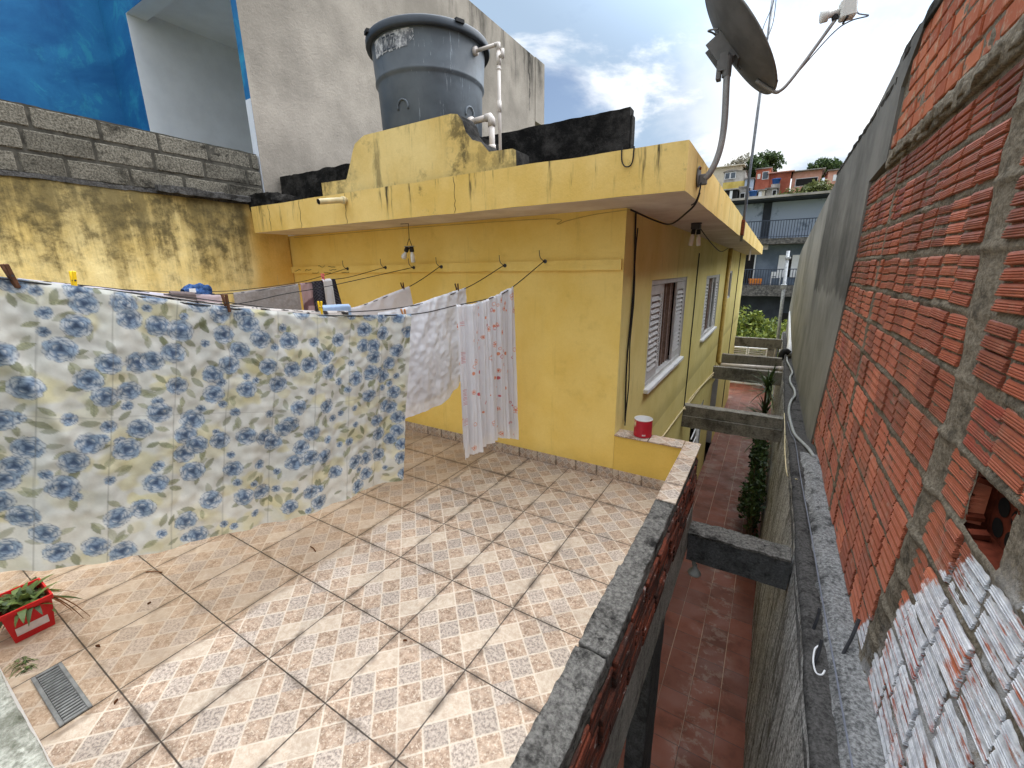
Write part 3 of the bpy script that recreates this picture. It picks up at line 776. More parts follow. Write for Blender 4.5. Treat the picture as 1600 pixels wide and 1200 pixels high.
window(7.80, 9.75, .52, 1.57, [(7.86, 8.28, -.015, 14), (9.1, 9.40, -.05, 22), (9.32, 9.70, -.015, 14)], (8.5, 9.15))
window(11.6, 12.6, .95, 1.62, [], None, False)
window(7.70, 9.3, -2.0, -.95, [(8.75, 9.25, -.02, 9)], None, False)
# white bars on the lower window
m = MB()
for k in range(5):
    z = -1.95 + k * .22; m.tube([(XC + .02, 7.75, z), (XC + .06, 8.1, z + .16)], .012, 6)
split('window_bar', m, 'white_paint', H)
# downpipe and cables on the side wall
m = MB(); m.tube([(XC + .04, 10.9, 2.11), (XC + .04, 10.95, -.45), (XC + .09, 10.97, -.50)], .045, 12); obj('downpipe', m, 'pipe_ochre', H, smooth=True)
m = MB(); m.tube([(XC + .012, 3.42 + .03 * math.sin(z * 5), z) for z in [2.11 - k * .12 for k in range(15)]], .007, 6); m.tube([(XC + .018, 3.445 + .02 * math.sin(z * 9 + 1), z) for z in [2.0 - k * .1 for k in range(17)]], .005, 6)
m.tube([(XC + .01, 6.68 + .01 * math.sin(z * 7), z) for z in [1.9 - k * .15 for k in range(16)]], .008, 6)
m.tube([(XC + .01, 14.5, 2.1), (XC + .01, 14.5, -2.6)], .012, 6); split('cable', m, 'black_rubber', H)
m = MB(); m.tube(bez([(XC + .02, 4.6, -.26), (XC + .02, 5.1, -.30), (XC + .02, 6.65, -.355), (XC + .02, 7.6, -.385), (XC + .02, 10.5, -.62)], 8), .011, 6); m.tube(bez([(XC + .03, 6.6, -.38), (XC + .03, 8.6, -.46), (XC + .03, 10.4, -.66)], 8), .009, 6); split('conduit', m, 'pvc_beige', H)
m = MB(); m.tube(bez([(-4.9, YF - .02, 2.098), (-3, YF - .02, 2.10), (-1.6, YF - .02, 2.085), (-1.5, YF - .03, 2.04), (-1.42, YF - .02, 2.06), (-1.2, YF - .02, 2.09), (-.93, YF - .05, 2.10)], 8), .0032, 6); obj('cable', m, 'pipe_ochre', H); m = MB()
m.tube(bez([(-.93, 3.16, 2.10), (-.86, 3.6, 2.06), (-.72, 3.5, 2.02), (-.56, 3.2, 2.06), (-.50, 3.12, 2.10), (-.478, 3.10, 2.16)], 8), .006, 6)
m.tube(bez([(-.72, 4.8, 2.10), (-.78, 6.5, 2.0), (-.9, 8.8, 1.98), (XC + .01, 10.6, 2.10)], 8), .006, 6); split('cable', m, 'black_rubber', H)
m = MB(); m.tube([(-.56, 11.2, 2.11), (-.56, 11.2, 1.85)], .016, 8); obj('vent_stub', m, 'pvc_white', H)

# hanging lamps
def bulb(c, d, L, par_, glass='bulb_glass'):
    d = Vector(d).normalized(); q = d.to_track_quat('Z', 'Y').to_matrix().to_4x4(); M_ = Matrix.Translation(c) @ q
    s = MB(); s.lathe([(.004, 0), (.019, .0), (.021, .03), (.019, .045), (.004, .046)], n=14, M=M_); o = obj('socket', s, 'black_rubber', par_, smooth=True)
    s = MB()
    if L > .1: s.lathe([(.012, .046), (.016, .06), (.02, .07), (.02, L), (.001, L + .004)], n=14, M=M_)
    else: s.lathe([(.010, .046), (.013, .06), (.024, .082), (.026, .096), (.02, .112), (.001, .12)], n=16, M=M_)
    obj('bulb', s, glass, o, smooth=True)
t = thing('hanging_lamp', 'two bare bulbs dangling on a cord below the front eave', 'lamp', (-2.9, 3.0, ZS))
m = MB(); m.tube([(-2.99, 3.0, ZS - .002), (-2.895, 3.0, ZS - .004), (-2.898, 3.0, 1.99), (-2.93, 3.0, 1.93)], .003, 6); m.tube([(-2.898, 3.0, 1.99), (-2.87, 3.0, 1.92)], .003, 6); split('cord', m, 'black_rubber', t)
m = MB(); m.bbox(-2.955, -2.85, 2.985, 3.015, 1.917, 1.924, .002); obj('cross_bar', m, 'galvanised', t)
bulb((-2.925, 3.0, 1.915), (-.55, -.1, -1), .08, t); bulb((-2.878, 3.0, 1.915), (.08, 0, -1), .135, t)
t = thing('hanging_lamp', 'pair of bulbs in black sockets fixed under the eave beside the side windows', 'lamp', (-.72, 4.65, ZS))
m = MB(); m.lathe([(.001, ZS - .012), (.05, ZS - .012), (.05, ZS - .001)], (-.72, 4.65, 0), 20); m.bbox(-.76, -.68, 4.60, 4.70, 2.06, 2.107, .004); obj('bracket', m, 'steel_dark', t)
bulb((-.735, 4.63, 2.06), (-.12, -.05, -1), .15, t); bulb((-.70, 4.67, 2.06), (.08, .05, -1), .15, t)

# ------------------------------------------------------------------ water tank
TC = Vector((-2.70, 3.18, 0))
t = thing('water_tank', 'dark grey round plastic water tank with ribbed rim standing on the stepped plinth', 'water tank', (TC.x, TC.y, 2.80))
m = MB(); m.lathe([(.0, 2.80), (.415, 2.80), (.42, 2.81), (.432, 3.145), (.437, 3.16), (.450, 3.172), (.450, 3.185), (.446, 3.20), (.462, 3.44)], TC, 72)
obj('body', m, 'tank_plastic', t, smooth=True)
m = MB(); m.lathe([(.458, 3.43), (.498, 3.425), (.503, 3.44), (.503, 3.475), (.497, 3.485), (.46, 3.50), (.38, 3.535), (.2, 3.56), (0, 3.565)], TC, 72); ld = obj('lid', m, 'tank_lid_plastic', t, smooth=True)
m = MB()
for k in (2.62, 4.25, 5.9): 
    c, s_ = math.cos(k), math.sin(k); m.box(-.02, .02, -.035, .035, -.012, .012, rot=Matrix.Rotation(k, 3, 'Z'), at=(TC.x + .497 * c, TC.y + .497 * s_, 3.48))
split('clip', m, 'black_rubber', ld)
def onb(th, z, off=.0):
    r_ = (.42 + (z - 2.81) * .036 if z < 3.15 else .446 + (z - 3.2) * .0667) + off
    return (TC.x + r_ * math.cos(th), TC.y + r_ * math.sin(th), z)
m = MB(); a0, a1 = R(247), R(297)
def lab_hole(u, v):
    return (u > .86 and v < .45 + .4 * mn.noise(Vector((u * 30, v * 9, 1)))) or (v < .10 + .10 * mn.noise(Vector((u * 22, 3, 0)))) or (u > .93 and mn.noise(Vector((u * 40, v * 20, 0))) > 0)
m.grid(lambda u, v: onb(a0 + (a1 - a0) * u, 3.285 + .125 * v + .01 * u, .003), 60, 16, skip=lab_hole); obj('label', m, 'torn_label', t)
m = MB()    # faded raised squares printed on the sticker
for k in range(3):
    u0 = .30 + k * .115
    for (ua, ub, va, vb) in ((0, .09, .84, .92), (0, .09, .2, .28), (0, .014, .2, .92), (.076, .09, .2, .92), (.03, .055, .4, .75)):
        p = [onb(a0 + (a1 - a0) * (u0 + q), 3.285 + .125 * w_, .0045) for q, w_ in ((ua, va), (ub, va), (ub, vb), (ua, vb))]; m.add(p, [(0, 1, 2, 3)])
obj('label_print', m, 'tank_lid_plastic', t)
m = MB()
for th, z in ((R(279), 2.93), (R(355), 2.92)):
    p = [onb(th + .11 * math.cos(a), z + .05 * math.sin(a), .004) for a in [R(-20 + 220 * k / 14) for k in range(15)]]; m.tube(p, .008, 6)
split('boss', m, 'tank_plastic', t, smooth=True)
m = MB(); th = R(355); p0 = Vector(onb(th, 2.86)); d = Vector((math.cos(th), math.sin(th), 0))
m.tube([p0 - d * .01, p0 + d * .03], .038, 14); m.tube([p0, p0 + d * .19], .023, 12); e = p0 + d * .19
m.tube([e - d * .02, e + d * .02, e + d * .035 + Vector((0, 0, -.02)), e + d * .035 + Vector((0, 0, -.07))], .029, 12); m.tube([e + d * .035 + Vector((0, 0, -.02)), e + d * .035 + Vector((0, 0, -.36))], .023, 12); m.tube([e + d * .035 + Vector((0, 0, -.2)), e + d * .035 + Vector((0, 0, -.24))], .029, 12)
obj('outlet_pipe', m, 'pvc_white', t, smooth=True)
m = MB(); th = R(1); p0 = Vector(onb(th, 3.36)); d = Vector((math.cos(th), math.sin(th), 0)); e = p0 + d * .22
m.tube([p0 - d * .01, p0 + d * .02], .032, 14); m.tube([p0, e], .0135, 10); m.tube([e - d * .03, e, e + Vector((0, 0, -.04))], .017, 10); m.tube([e, (e.x, e.y, 2.36)], .0125, 10)
for za, zb, rr in ((3.30, 3.22, .018), (3.20, 3.19, .017), (2.98, 2.90, .016)): m.tube([(e.x, e.y, za), (e.x, e.y, zb)], rr, 10)
m.tube([(e.x, e.y, 3.27), (e.x + .05, e.y - .02, 3.28)], .012, 8); m.tube([(e.x + .05, e.y - .02, 3.31), (e.x + .05, e.y - .02, 3.25)], .012, 8)
obj('inlet_pipe', m, 'pvc_white', t, smooth=True)

# ------------------------------------------------------------------ satellite dish
D = Vector((-.35, 3.2, 2.989)); nrm = Vector((.788, .1206, .6036)).normalized(); dn = Vector((.5967, .0913, -.7973)).normalized(); sd = nrm.cross(dn)
t = thing('satellite_dish', 'grey satellite dish on a bent pole bolted to the roof edge corner', 'satellite dish', (-.49, 3.08, 2.25))
Q = Matrix(((sd.x, dn.x, nrm.x), (sd.y, dn.y, nrm.y), (sd.z, dn.z, nrm.z))).to_4x4(); MD = Matrix.Translation(D) @ Q
m = MB(); pr = [(0.0, -.062)] + [(.35 * k / 10, -.062 + .062 * (k / 10) ** 2) for k in range(1, 11)]
m.lathe(pr, n=64, M=MD, m=1); m.lathe([(r_, z - .006) for r_, z in pr] + [(.356, -.008), (.357, .002), (.352, .004), (.35, 0)], n=64, M=MD, m=0)
refl = obj('reflector', m, ['dish_grey', 'dish_front'], t, smooth=True)
bk = D - nrm * .068
m = MB()
for s_ in (-1, 1): m.box(-.004, .004, -.10, .06, -.09, .0, rot=Q.to_3x3(), at=bk + sd * .05 * s_ - dn * .0)
m.box(-.055, .055, -.11, .09, -.004, .004, rot=Q.to_3x3(), at=bk); m.tube(bez([bk - dn * .12 - sd * .05, bk - dn * .17 - nrm * .03, bk - dn * .13 + sd * .05, bk + dn * .05 + sd * .06, bk + dn * .12 + sd * .05], 6), .005, 6)
obj('bracket', m, 'dish_grey', t)
mtop = Vector((-.395, 3.11, 2.86))
pole = bez([(-.455, 3.085, 2.235), (-.43, 3.085, 2.262), (-.40, 3.09, 2.33), (-.382, 3.095, 2.42), (-.378, 3.10, 2.55), (-.39, 3.105, 2.75), mtop], 6)
m = MB(); m.tube(pole, .0185, 14); obj('pole', m, 'pole_grey', t, smooth=True)
m = MB(); m.tube([mtop - Vector((0, 0, .08)), mtop + Vector((0, 0, .02))], .025, 14); m.box(-.022, .022, -.03, .03, -.05, .04, at=(mtop.x - .02, mtop.y + .005, mtop.z + .0)); m.tube([mtop, bk - nrm * .02], .024, 10); m.bbox(mtop.x - .055, mtop.x - .03, mtop.y - .02, mtop.y + .03, mtop.z - .09, mtop.z + .01, .003); obj('clamp', m, 'dish_grey', t)
m = MB(); m.lathe([(.0, 0), (.055, 0), (.062, .004), (.062, .010), (.0, .010)], n=24, M=Matrix.Translation((-.496, 3.085, 2.25)) @ Matrix.Rotation(R(90), 4, 'Y'))
m.bbox(-.486, -.44, 3.07, 3.10, 2.20, 2.262, .004); obj('wall_plate', m, 'dish_grey', t)
m = MB(); m.tube([(-.484, 3.05, 2.29), (-.474, 3.05, 2.29)], .009, 6); m.tube([(-.484, 3.115, 2.215), (-.474, 3.115, 2.215)], .009, 6); split('bolt', m, 'rust', t)
lnb = D + nrm * .40 + dn * .22; b0 = D + dn * .345 - nrm * .02
arm = bez([b0 - dn * .10 - nrm * .03, b0, b0 + dn * .035 + nrm * .03, b0 + dn * .02 + nrm * .12, lnb - nrm * .03 + dn * .05], 8)
m = MB(); m.tube(arm, [.011] * (len(arm) // 2) + [.0095] * (len(arm) - len(arm) // 2), 10); obj('feed_arm', m, 'pole_grey', t, smooth=True)
ax = (-(nrm) * .9 - dn * .55).normalized()
ql = ax.to_track_quat('Z', 'Y').to_matrix().to_4x4(); ML = Matrix.Translation(lnb + dn * .03) @ ql
m = MB(); m.lathe([(0, .085), (.026, .085), (.03, .08), (.03, .05), (.018, .045), (.016, .0), (.0, .0)], n=20, M=ML); hn = obj('feed_horn', m, 'lnb_plastic', t, smooth=True)
m = MB(); 
bb = MB().bbox(-.032, .032, -.045, .045, -.075, -.002, .008); m.v = [tuple(ML @ Vector(p)) for p in bb.v]; m.f = bb.f; m.mi = bb.mi
b2 = MB().bbox(-.018, .018, .046, .085, -.06, -.02, .005); o_ = len(m.v); m.v += [tuple(ML @ Vector(p)) for p in b2.v]; m.f += [tuple(i + o_ for i in f) for f in b2.f]; m.mi += b2.mi
obj('converter', m, 'lnb_plastic', t)
m = MB(); m.tube([ML @ Vector(p) for p in ((-.037, -.046, -.03), (.037, -.046, -.03))], .006, 6); m.tube([ML @ Vector((.0, 0, .02)), arm[-1]], .016, 8); obj('collar', m, 'black_rubber', t)
c0 = ML @ Vector((0, .02, -.078))
m = MB(); m.tube(bez([c0, c0 + Vector((.01, 0, -.05)), c0 + Vector((.06, 0, -.075)), c0 + Vector((-.02, 0, -.08)), c0 + Vector((-.10, 0, -.13)), arm[-12], arm[12], arm[8] + nrm * .02, b0 + nrm * .05 - dn * .02, D + nrm * .0 + dn * .3], 6), .0035, 6); obj('cable', m, 'grey_cable', t)
m = MB(); m.tube(bez([(-.47, 3.06, 2.21), (-.472, 3.04, 2.15), (-.49, 3.05, 2.10), (-.52, 3.1, 2.09)], 5), .0045, 6); obj('drop_cable', m, 'black_rubber', t)

# antenna mast
t = thing('antenna_mast', 'thin tall grey mast with a loose cable clamped to the side roof edge', 'mast', (-.48, 7.0, 2.1))
m = MB(); m.tube([(-.478, 7.0, 2.05), (-.47, 7.0, 3.5), (-.44, 7.0, 5.9)], .018, 10); obj('pole', m, 'galvanised', t, smooth=True)
m = MB(); m.tube([(-.462 + .004 * math.sin(k * 1.3), 6.985, 2.3 + k * .2) for k in range(13)] + [tuple(p) for p in bez([(-.43, 6.98, 4.9), (-.46, 6.97, 4.75), (-.52, 6.95, 4.55), (-.49, 6.96, 4.42), (-.42, 6.98, 4.6), (-.42, 6.98, 5.0), (-.42, 6.98, 5.7)], 5)], .005, 6); obj('cable', m, 'grey_cable', t)
m = MB(); m.bbox(-.496, -.455, 6.93, 7.07, 2.13, 2.33, .004); obj('clamp', m, 'rust', t)
# ------------------------------------------------------------------ right side
XB = .597
t = thing('retaining_wall', 'stained grey plaster retaining wall with a rough ledge along the alley', 'wall', (.36, 6, ZA))
def zl(y):   # top of the ledge
    if y < 5.4: return -.20
    if y < 6.2: return -.20 - (y - 5.4) / .8 * .16
    return -.36 - (y - 6.2) * .030
m = MB()
def face(u, v):
    y = -2 + 22 * u; zt = zl(y) - .01; z = ZA + (zt - ZA) * v; p = Vector((0, y * 2.2, z * 2.2))
    return (.318 + .02 * (1 - v) * 0 + .035 * v ** 6 + mn.noise(p) * .012 + mn.noise(p * 4) * .006 + max(0, y - 7) * .012, y, z)
m.grid(face, 260, 40); obj('face', m, 'retaining_plaster', t, smooth=True)
m = MB()
def led_(u, v):
    y = -2 + 22 * u; x0 = .345 + max(0, y - 7) * .012; x1 = .62 + max(0, y - 9) * .006; x = x0 + (x1 - x0) * v; p = Vector((x * 9, y * 5, 3))
    z = zl(y) - .012 + mn.noise(p) * .012 + mn.noise(p * 2.7) * .008
    if v < .12: z -= (.12 - v) * .4
    return (x, y, z)
m.grid(led_, 420, 22); obj('ledge', m, 'dirt_ledge', t, smooth=True)
m = MB()
def cap(u, v):     # rounded mortar cap against the brick wall
    y = -2 + 7.15 * u; x = .452 + .16 * v; p = Vector((x * 7, y * 4, 9))
    edge_ = min(1, (1 - u) * 40)
    z = zl(y) + (.052 * math.sin(min(1, v * 1.9) * math.pi / 2) - .02) * edge_ + (mn.noise(p) * .010 + mn.noise(p * 3) * .007 + mn.noise(p * 8) * .004)
    return (x + mn.noise(Vector((1, y * 3, 0))) * .012 * (1 - v), y, z)
m.grid(cap, 420, 20); obj('mortar_cap', m, 'ledge_concrete', t, smooth=True)

t = thing('brick_wall', 'bare orange hollow brick wall with grey mortar and white paint smears at its near end', 'wall', (XB, 2, -.2))
def colc(z):   # centre line of the mortar column
    P_ = [(-.3, 2.31), (.2, 2.2), (.5, 2.10), (1.0, 2.05), (1.25, 2.0), (1.6, 2.06), (1.87, 2.12), (2.4, 2.14)]
    for (a, b), (c, d) in zip(P_, P_[1:]):
        if a <= z <= c: return b + (d - b) * (z - a) / (c - a)
    return P_[-1][1]
def ymax(z): return 4.98 if z > 1.8 else 5.30 + (.74 - z) * .40 if z < .74 else 4.98 + (1.8 - z) * .30
prof = []
for k in range(4):
    b = k * .0475
    prof += [(b, .0170), (b + .0060, .0170), (b + .0088, .0020), (b + .0115, .0), (b + .0150, .0004), (b + .0160, .0040), (b + .0186, .0040), (b + .0196, .0008), (b + .0232, .0012), (b + .0242, .0048), (b + .0268, .0048), (b + .0278, .0018), (b + .0312, .0026), (b + .0322, .0064), (b + .0348, .0064), (b + .0358, .0036), (b + .0440, .0066), (b + .0470, .0100)]
prof.append((.190, .0170))
def brick(mb, y0, y1, z, tilt=0, dx=0, vertical=False, ph=.19):
    k_ = ph / .19; n_ = len(prof); vs = []
    if not vertical:
        for yy in (y0, y1):
            for (pz, px) in prof: vs.append((XB + dx + px - .004 + random.uniform(-.0006, .0006), yy + random.uniform(-.0025, .0025), z + pz * k_ + tilt * (yy - (y0 + y1) / 2)))
        fs = [(i, n_ + i, n_ + i + 1, i + 1) for i in range(n_ - 1)]
        o = len(vs)
        for yy in (y0, y1):
            for (pz, px) in prof: vs.append((XB + .05, yy, z + pz * k_))
        fs += [(i, i + 1, o + i + 1, o + i) for i in range(n_ - 1)] + [(n_ + i + 1, n_ + i, o + n_ + i, o + n_ + i + 1) for i in range(n_ - 1)]
        fs += [(0, o, o + n_, n_), (n_ - 1, 2 * n_ - 1, o + 2 * n_ - 1, o + n_ - 1)]
    else:
        w_ = (y1 - y0) / .19
        for zz in (z, z + ph):
            for (pz, px) in prof: vs.append((XB + dx + px - .006, y0 + pz * w_, zz))
        fs = [(i, n_ + i, n_ + i + 1, i + 1) for i in range(n_ - 1)]
        o = len(vs); vs += [(XB + .05, y0, z), (XB + .05, y1, z), (XB + .05, y0, z + ph), (XB + .05, y1, z + ph)]
        fs += [(0, n_, o + 2, o), (n_ - 1, 2 * n_ - 1, o + 3, o + 1)]
    mb.add(vs, fs)
m = MB(); HB = (1.50, 1.75, .905, 1.10)
rows = 13
for k in range(-2, 12):
    z = -.168 + .215 * k; ph = min(.19, 2.352 - z)
    if ph < .08: continue
    y = -1.3 + random.uniform(0, .2) * (1 if k % 2 else .3)
    while y < 5.8:
        L = random.choice((.19, .19, .185, .195, .10)) if random.random() < .35 else .19
        e = y + L; c0_ = colc(max(-.3, z + .09)); lim = ymax(z + .05)
        if y < c0_ + .065 and e > c0_ - .065:
            if e - (c0_ - .065) < .11 and (c0_ - .07) - y > .07: e = c0_ - .07
            else: y = c0_ + .068 + random.uniform(0, .03); continue
        if y < 3.90 and e > 3.845:
            if 3.845 - y > .07: e = 3.843
            else: y = 3.90; continue
        if z < -.25 and y < 5.45: y = e + .018; continue
        if y > lim: break
        hole = y < HB[1] - .03 and e > HB[0] + .03 and z < 1.0 < z + .19
        if k == 5 and y < HB[0] - .004 and e > HB[0] - .05: e = HB[0] - .006
        if k == 5 and HB[0] - .006 <= y < HB[1]: y = HB[1] + .006; continue
        zz = z + random.uniform(-.006, .006); dx = random.uniform(-.004, .006)
        if not hole:
            vert = (k == 10 and False) or (abs(y - 1.98) < .12 and k == 9)
            brick(m, y, min(e, lim + .1), zz, random.uniform(-.03, .03), dx, vert, ph * random.uniform(.97, 1.0))
        y = e + random.uniform(.012, .030)
obj('bricks', m, 'hollow_brick', t)
m = MB()
def mort(u, v):
    y = -1.4 + 7.2 * u; z = -.7 + 3.08 * v; p = Vector((0, y * 9, z * 9))
    c = max(0, 1 - abs(y - colc(max(-.3, z))) / .085); c2 = max(0, 1 - abs(y - 3.872) / .05)
    # mortar squeezed out along the beds
    bed = abs(((z + .168 + .0125) / .215 + .5) % 1 - .5) * .215
    b = max(0, 1 - bed / .02)
    pr_ = .0085 - .012 * min(1, c * 2.2) - .010 * min(1, c2 * 2) - b * (.009 + .010 * mn.noise(p * .35))
    return (XB + pr_ + mn.noise(p) * .005 + mn.noise(p * 2.6) * .0045 + mn.noise(p * 6) * .002, y, z)
def hskip(u, v):
    y = -1.4 + 7.2 * u; z = -.7 + 3.08 * v
    if z < -.24 and y < 5.3: return True
    return HB[0] < y < HB[1] and HB[2] < z < HB[3]
m.grid(mort, 520, 230, skip=hskip); obj('mortar', m, 'mortar', t, smooth=True)
# broken brick: hole with the cells of the next brick showing
m = MB(); xb = XB + .070; y0, y1, z0, z1 = HB[0] - .02, HB[1] + .02, HB[2] - .01, HB[3] + .01
m.add([(xb, y0, z0), (xb, y1, z0), (xb, y1, z1), (xb, y0, z1)], [(0, 1, 2, 3)])
for (a, b) in (((y0, z0), (y1, z0)), ((y1, z0), (y1, z1)), ((y1, z1), (y0, z1)), ((y0, z1), (y0, z0))): m.add([(XB + .012, *a), (XB + .012, *b), (xb, *b), (xb, *a)], [(0, 1, 2, 3)])
for j in range(9):   # jagged rim pieces
    a = random.uniform(0, 1); s_ = random.choice((0, 1, 2, 3)); yy, zz = ((y0 + .015, z0 + (z1 - z0) * a), (y1 - .015, z0 + (z1 - z0) * a), (y0 + (y1 - y0) * a, z0 + .012), (y0 + (y1 - y0) * a, z1 - .012))[s_]
    m.box(-.02, .02, -.016, .016, -.008, .008, rot=Matrix.Rotation(random.uniform(-1.2, 1.2), 3, 'X') @ Matrix.Rotation(random.uniform(-.4, .4), 3, 'Y'), at=(XB + .03, yy, zz))
br = obj('broken_brick', m, 'dark_clay', t)
m = MB()
for i in range(3):
    for j in range(3):
        yy = y0 + .06 + i * .085; zz = z0 + .04 + j * .068; m.lathe([(0, 0), (.029, 0)], n=14, M=Matrix.Translation((xb - .002, yy, zz)) @ Matrix.Rotation(R(-90), 4, 'Y') @ Matrix.Diagonal((1, 1.2, 1, 1)))
obj('brick_cells', m, 'room_dark', br)
m = MB(); m.rough(XB - .010, XB + .06, -1.4, 4.30, 2.372, 2.49, .02, .016, 7, seed=5); m.rough(XB - .022, XB + .05, 1.2, 4.2, 2.40, 2.45, .02, .022, 8, seed=6)
obj('ring_beam', m, 'mortar', t, smooth=True)
m = MB(); z = 2.508
for k in range(6):
    y = -1.4 + random.uniform(0, .15); lim = 4.33 - k * .05
    while y < lim:
        L = random.choice((.19, .2, .185)); e = min(lim, y + L); dx = random.uniform(-.004, .006)
        if e - y > .04: m.bbox(XB + dx, XB + .07, y, e, z + random.uniform(-.005, .005), z + .088 + random.uniform(-.006, .004), .006)
        y = e + random.uniform(.008, .02)
    z += .101
obj('upper_bricks', m, 'smeared_brick', t)
m = MB()
def mort2(u, v):
    y = -1.4 + 5.75 * u; z = 2.49 + .62 * v; p = Vector((3, y * 10, z * 10)); return (XB + .008 + mn.noise(p) * .007 + mn.noise(p * 2.6) * .006, y, z)
m.grid(mort2, 360, 60); obj('upper_mortar', m, 'mortar', t, smooth=True)
m = MB(); m.rough(XB - .012, XB + .16, -1.4, 4.6, 3.105, 3.185, .03, .012, 7, seed=2); obj('cap', m, 'dark_mortar', t, smooth=True)
m = MB(); m.box(XB + .075, XB + .19, -1.4, 5.9, -3, 3.12); obj('core', m, 'mortar', t)

# grey cement rendered continuation
t = thing('rendered_wall', 'smooth grey cement rendered wall with dark damp patch rising beyond the bricks', 'wall', (XB, 10, -.5))
x = XB - .014
pts = [(5.80, -.56), (5.30, .74), (4.99, 1.8), (4.985, 2.40), (4.33, 2.44), (4.31, 2.90), (4.09, 3.03), (3.8, 3.17), (4.5, 3.155), (5.2, 3.07), (5.9, 3.02), (7.1, 3.0), (8.35, 2.98), (8.36, -.70)]
m = MB(); m.prism(pts, 0, x, XB + .2); obj('near_panel', m, 'grey_cement', t)
pts = [(8.362, -.70), (8.362, 2.94), (10, 2.82), (13, 2.55), (16.6, 2.24), (17.6, 2.05), (18.7, .95), (19.5, .2), (19.5, -1.3)]
m = MB(); m.prism(pts, 0, x + .012, XB + .19); obj('far_panel', m, 'grey_cement', t)
m = MB(); m.rough(x - .006, XB + .21, 4.55, 8.35, 2.99, 3.03, .05, .012, 6); obj('top_edge', m, 'dark_mortar', t)

# concrete struts across the alley
G = 'concrete beams bracing the alley'
def strut(y, d, xa, xb_, zb, zt, lab, mt, lip=False, seed=0):
    t = thing('concrete_beam', lab, 'beam', ((xa + xb_) / 2, y, zb), G)
    m = MB(); m.rough(xa, xb_, y, y + d, zb, zt, .05, .005, 6, seed=seed); obj('body', m, mt, t)
    if lip: m = MB(); m.rough(xa, xb_, y - .035, y - .001, zb - .005, zb + .17, .05, .004, 7, seed=seed + 2); obj('formwork_edge', m, mt, t)
    return t
t = strut(3.05, .17, -.322, .33, -.445, -.215, 'near dark grey beam with mossy top braced from the terrace to the retaining wall', 'dark_beam_concrete', seed=1)
m = MB(); m.rough(-.322, .325, 3.045, 3.225, -.222, -.205, .02, .010, 12, seed=4); obj('mossy_top', m, 'coping_concrete', t)
strut(6.66, .16, XC + .001, .335, -.66, -.335, 'second beam with stained lower lip and pale top beside the first side window', 'beam_concrete', True, 7)
strut(10.5, .15, XC + .001, .375, -.77, -.485, 'third beam just below the white pipe that crosses the alley', 'beam_concrete', seed=11)
strut(12.4, .15, XC + .001, .395, -.80, -.52, 'fourth beam just beyond the white pipe that crosses the alley', 'beam_concrete', seed=15)
strut(16.9, .15, XC + .001, .46, -1.0, -.68, 'farthest beam in front of the bush at the end of the alley', 'beam_concrete', seed=19)
t = thing('drain_pipe', 'white plastic pipe crossing the alley between two concrete beams', 'pipe', (-.3, 11.2, -.5))
m = MB(); m.tube([(XC + .09, 10.97, -.53), (.36, 11.25, -.55)], .05, 14); m.tube([(.30, 11.24, -.55), (.40, 11.26, -.55)], .06, 14); obj('pipe', m, 'pvc_white', t, smooth=True)
t = thing('hanging_lamp', 'single grey lamp hanging under the nearest alley beam above the red tiles', 'lamp', (-.26, 3.10, -.445))
m = MB(); m.tube([(-.27, 3.10, -.44), (-.265, 3.10, -.50), (-.255, 3.10, -.525)], .014, 10); obj('stem', m, 'hose_grey', t, smooth=True)
m = MB(); m.lathe([(.014, -.50), (.02, -.53), (.045, -.565), (.048, -.575), (.044, -.583), (.001, -.585)], (-.255, 3.10, 0), 20); obj('shade', m, 'hose_grey', t, smooth=True)

# pipes, wire and steel on the ledge
t = tag(obj('corrugated_hose', MB().tube(bez([(.56, 4.95, -.165), (.53, 5.25, -.19), (.47, 5.6, -.23), (.44, 6.1, -.32), (.415, 6.7, -.345), (.415, 7.3, -.37), (.46, 7.9, -.385), (.52, 8.3, -.395), (.53, 8.8, -.41), (.49, 9.4, -.43), (.50, 10.0, -.445), (.55, 10.5, -.46), (.53, 11.2, -.48), (.49, 12.0, -.50), (.50, 12.8, -.53)], 8), .018, 10), 'hose_grey', smooth=True), 'grey corrugated hose snaking along the ledge at the foot of the rendered wall', 'hose')
tag(obj('ledge_wire', MB().tube(bez([(.40, .3, -.13), (.475, 1.2, -.125), (.47, 2.0, -.125), (.455, 2.6, -.13), (.445, 3.4, -.15), (.425, 4.4, -.17), (.415, 5.4, -.19), (.40, 6.0, -.29), (.385, 6.6, -.34)], 8), .004, 6), 'grey_cable'), 'thin grey wire lying along the dirty ledge below the brick wall', 'wire')
tag(obj('loose_cable', MB().tube(bez([(.40, 4.4, -.20), (.345, 4.7, -.30), (.335, 5.4, -.32), (.35, 6.2, -.36), (.36, 7.2, -.40)], 8), .006, 6), 'pvc_beige'), 'pale cable drooping over the edge of the retaining wall', 'cable')
for (p, q, lab) in (((.415, 2.46, -.215), (.43, 2.50, -.10), 'upright rusty bar end standing above the white wire loop on the ledge'), ((.40, 2.20, -.22), (.425, 2.27, -.11), 'rusty bar end with a white wire loop on the ledge'), ((.52, 2.30, -.19), (.585, 2.44, -.05), 'rusty bar leaning against the foot of the brick wall')):
    tag(obj('steel_bar', MB().tube([p, ((p[0] + q[0]) / 2 + .004, (p[1] + q[1]) / 2, (p[2] + q[2]) / 2), q], .008, 8), 'steel_dark'), lab, 'steel bar', 'bar ends left in the ledge')
tag(obj('wire_loop', MB().tube(bez([(.42, 2.26, -.14), (.40, 2.235, -.15), (.392, 2.17, -.17), (.402, 2.12, -.183), (.424, 2.115, -.178), (.436, 2.14, -.17)], 6), .004, 6), 'white_paint'), 'small loop of white wire hooked on a rusty bar', 'wire')
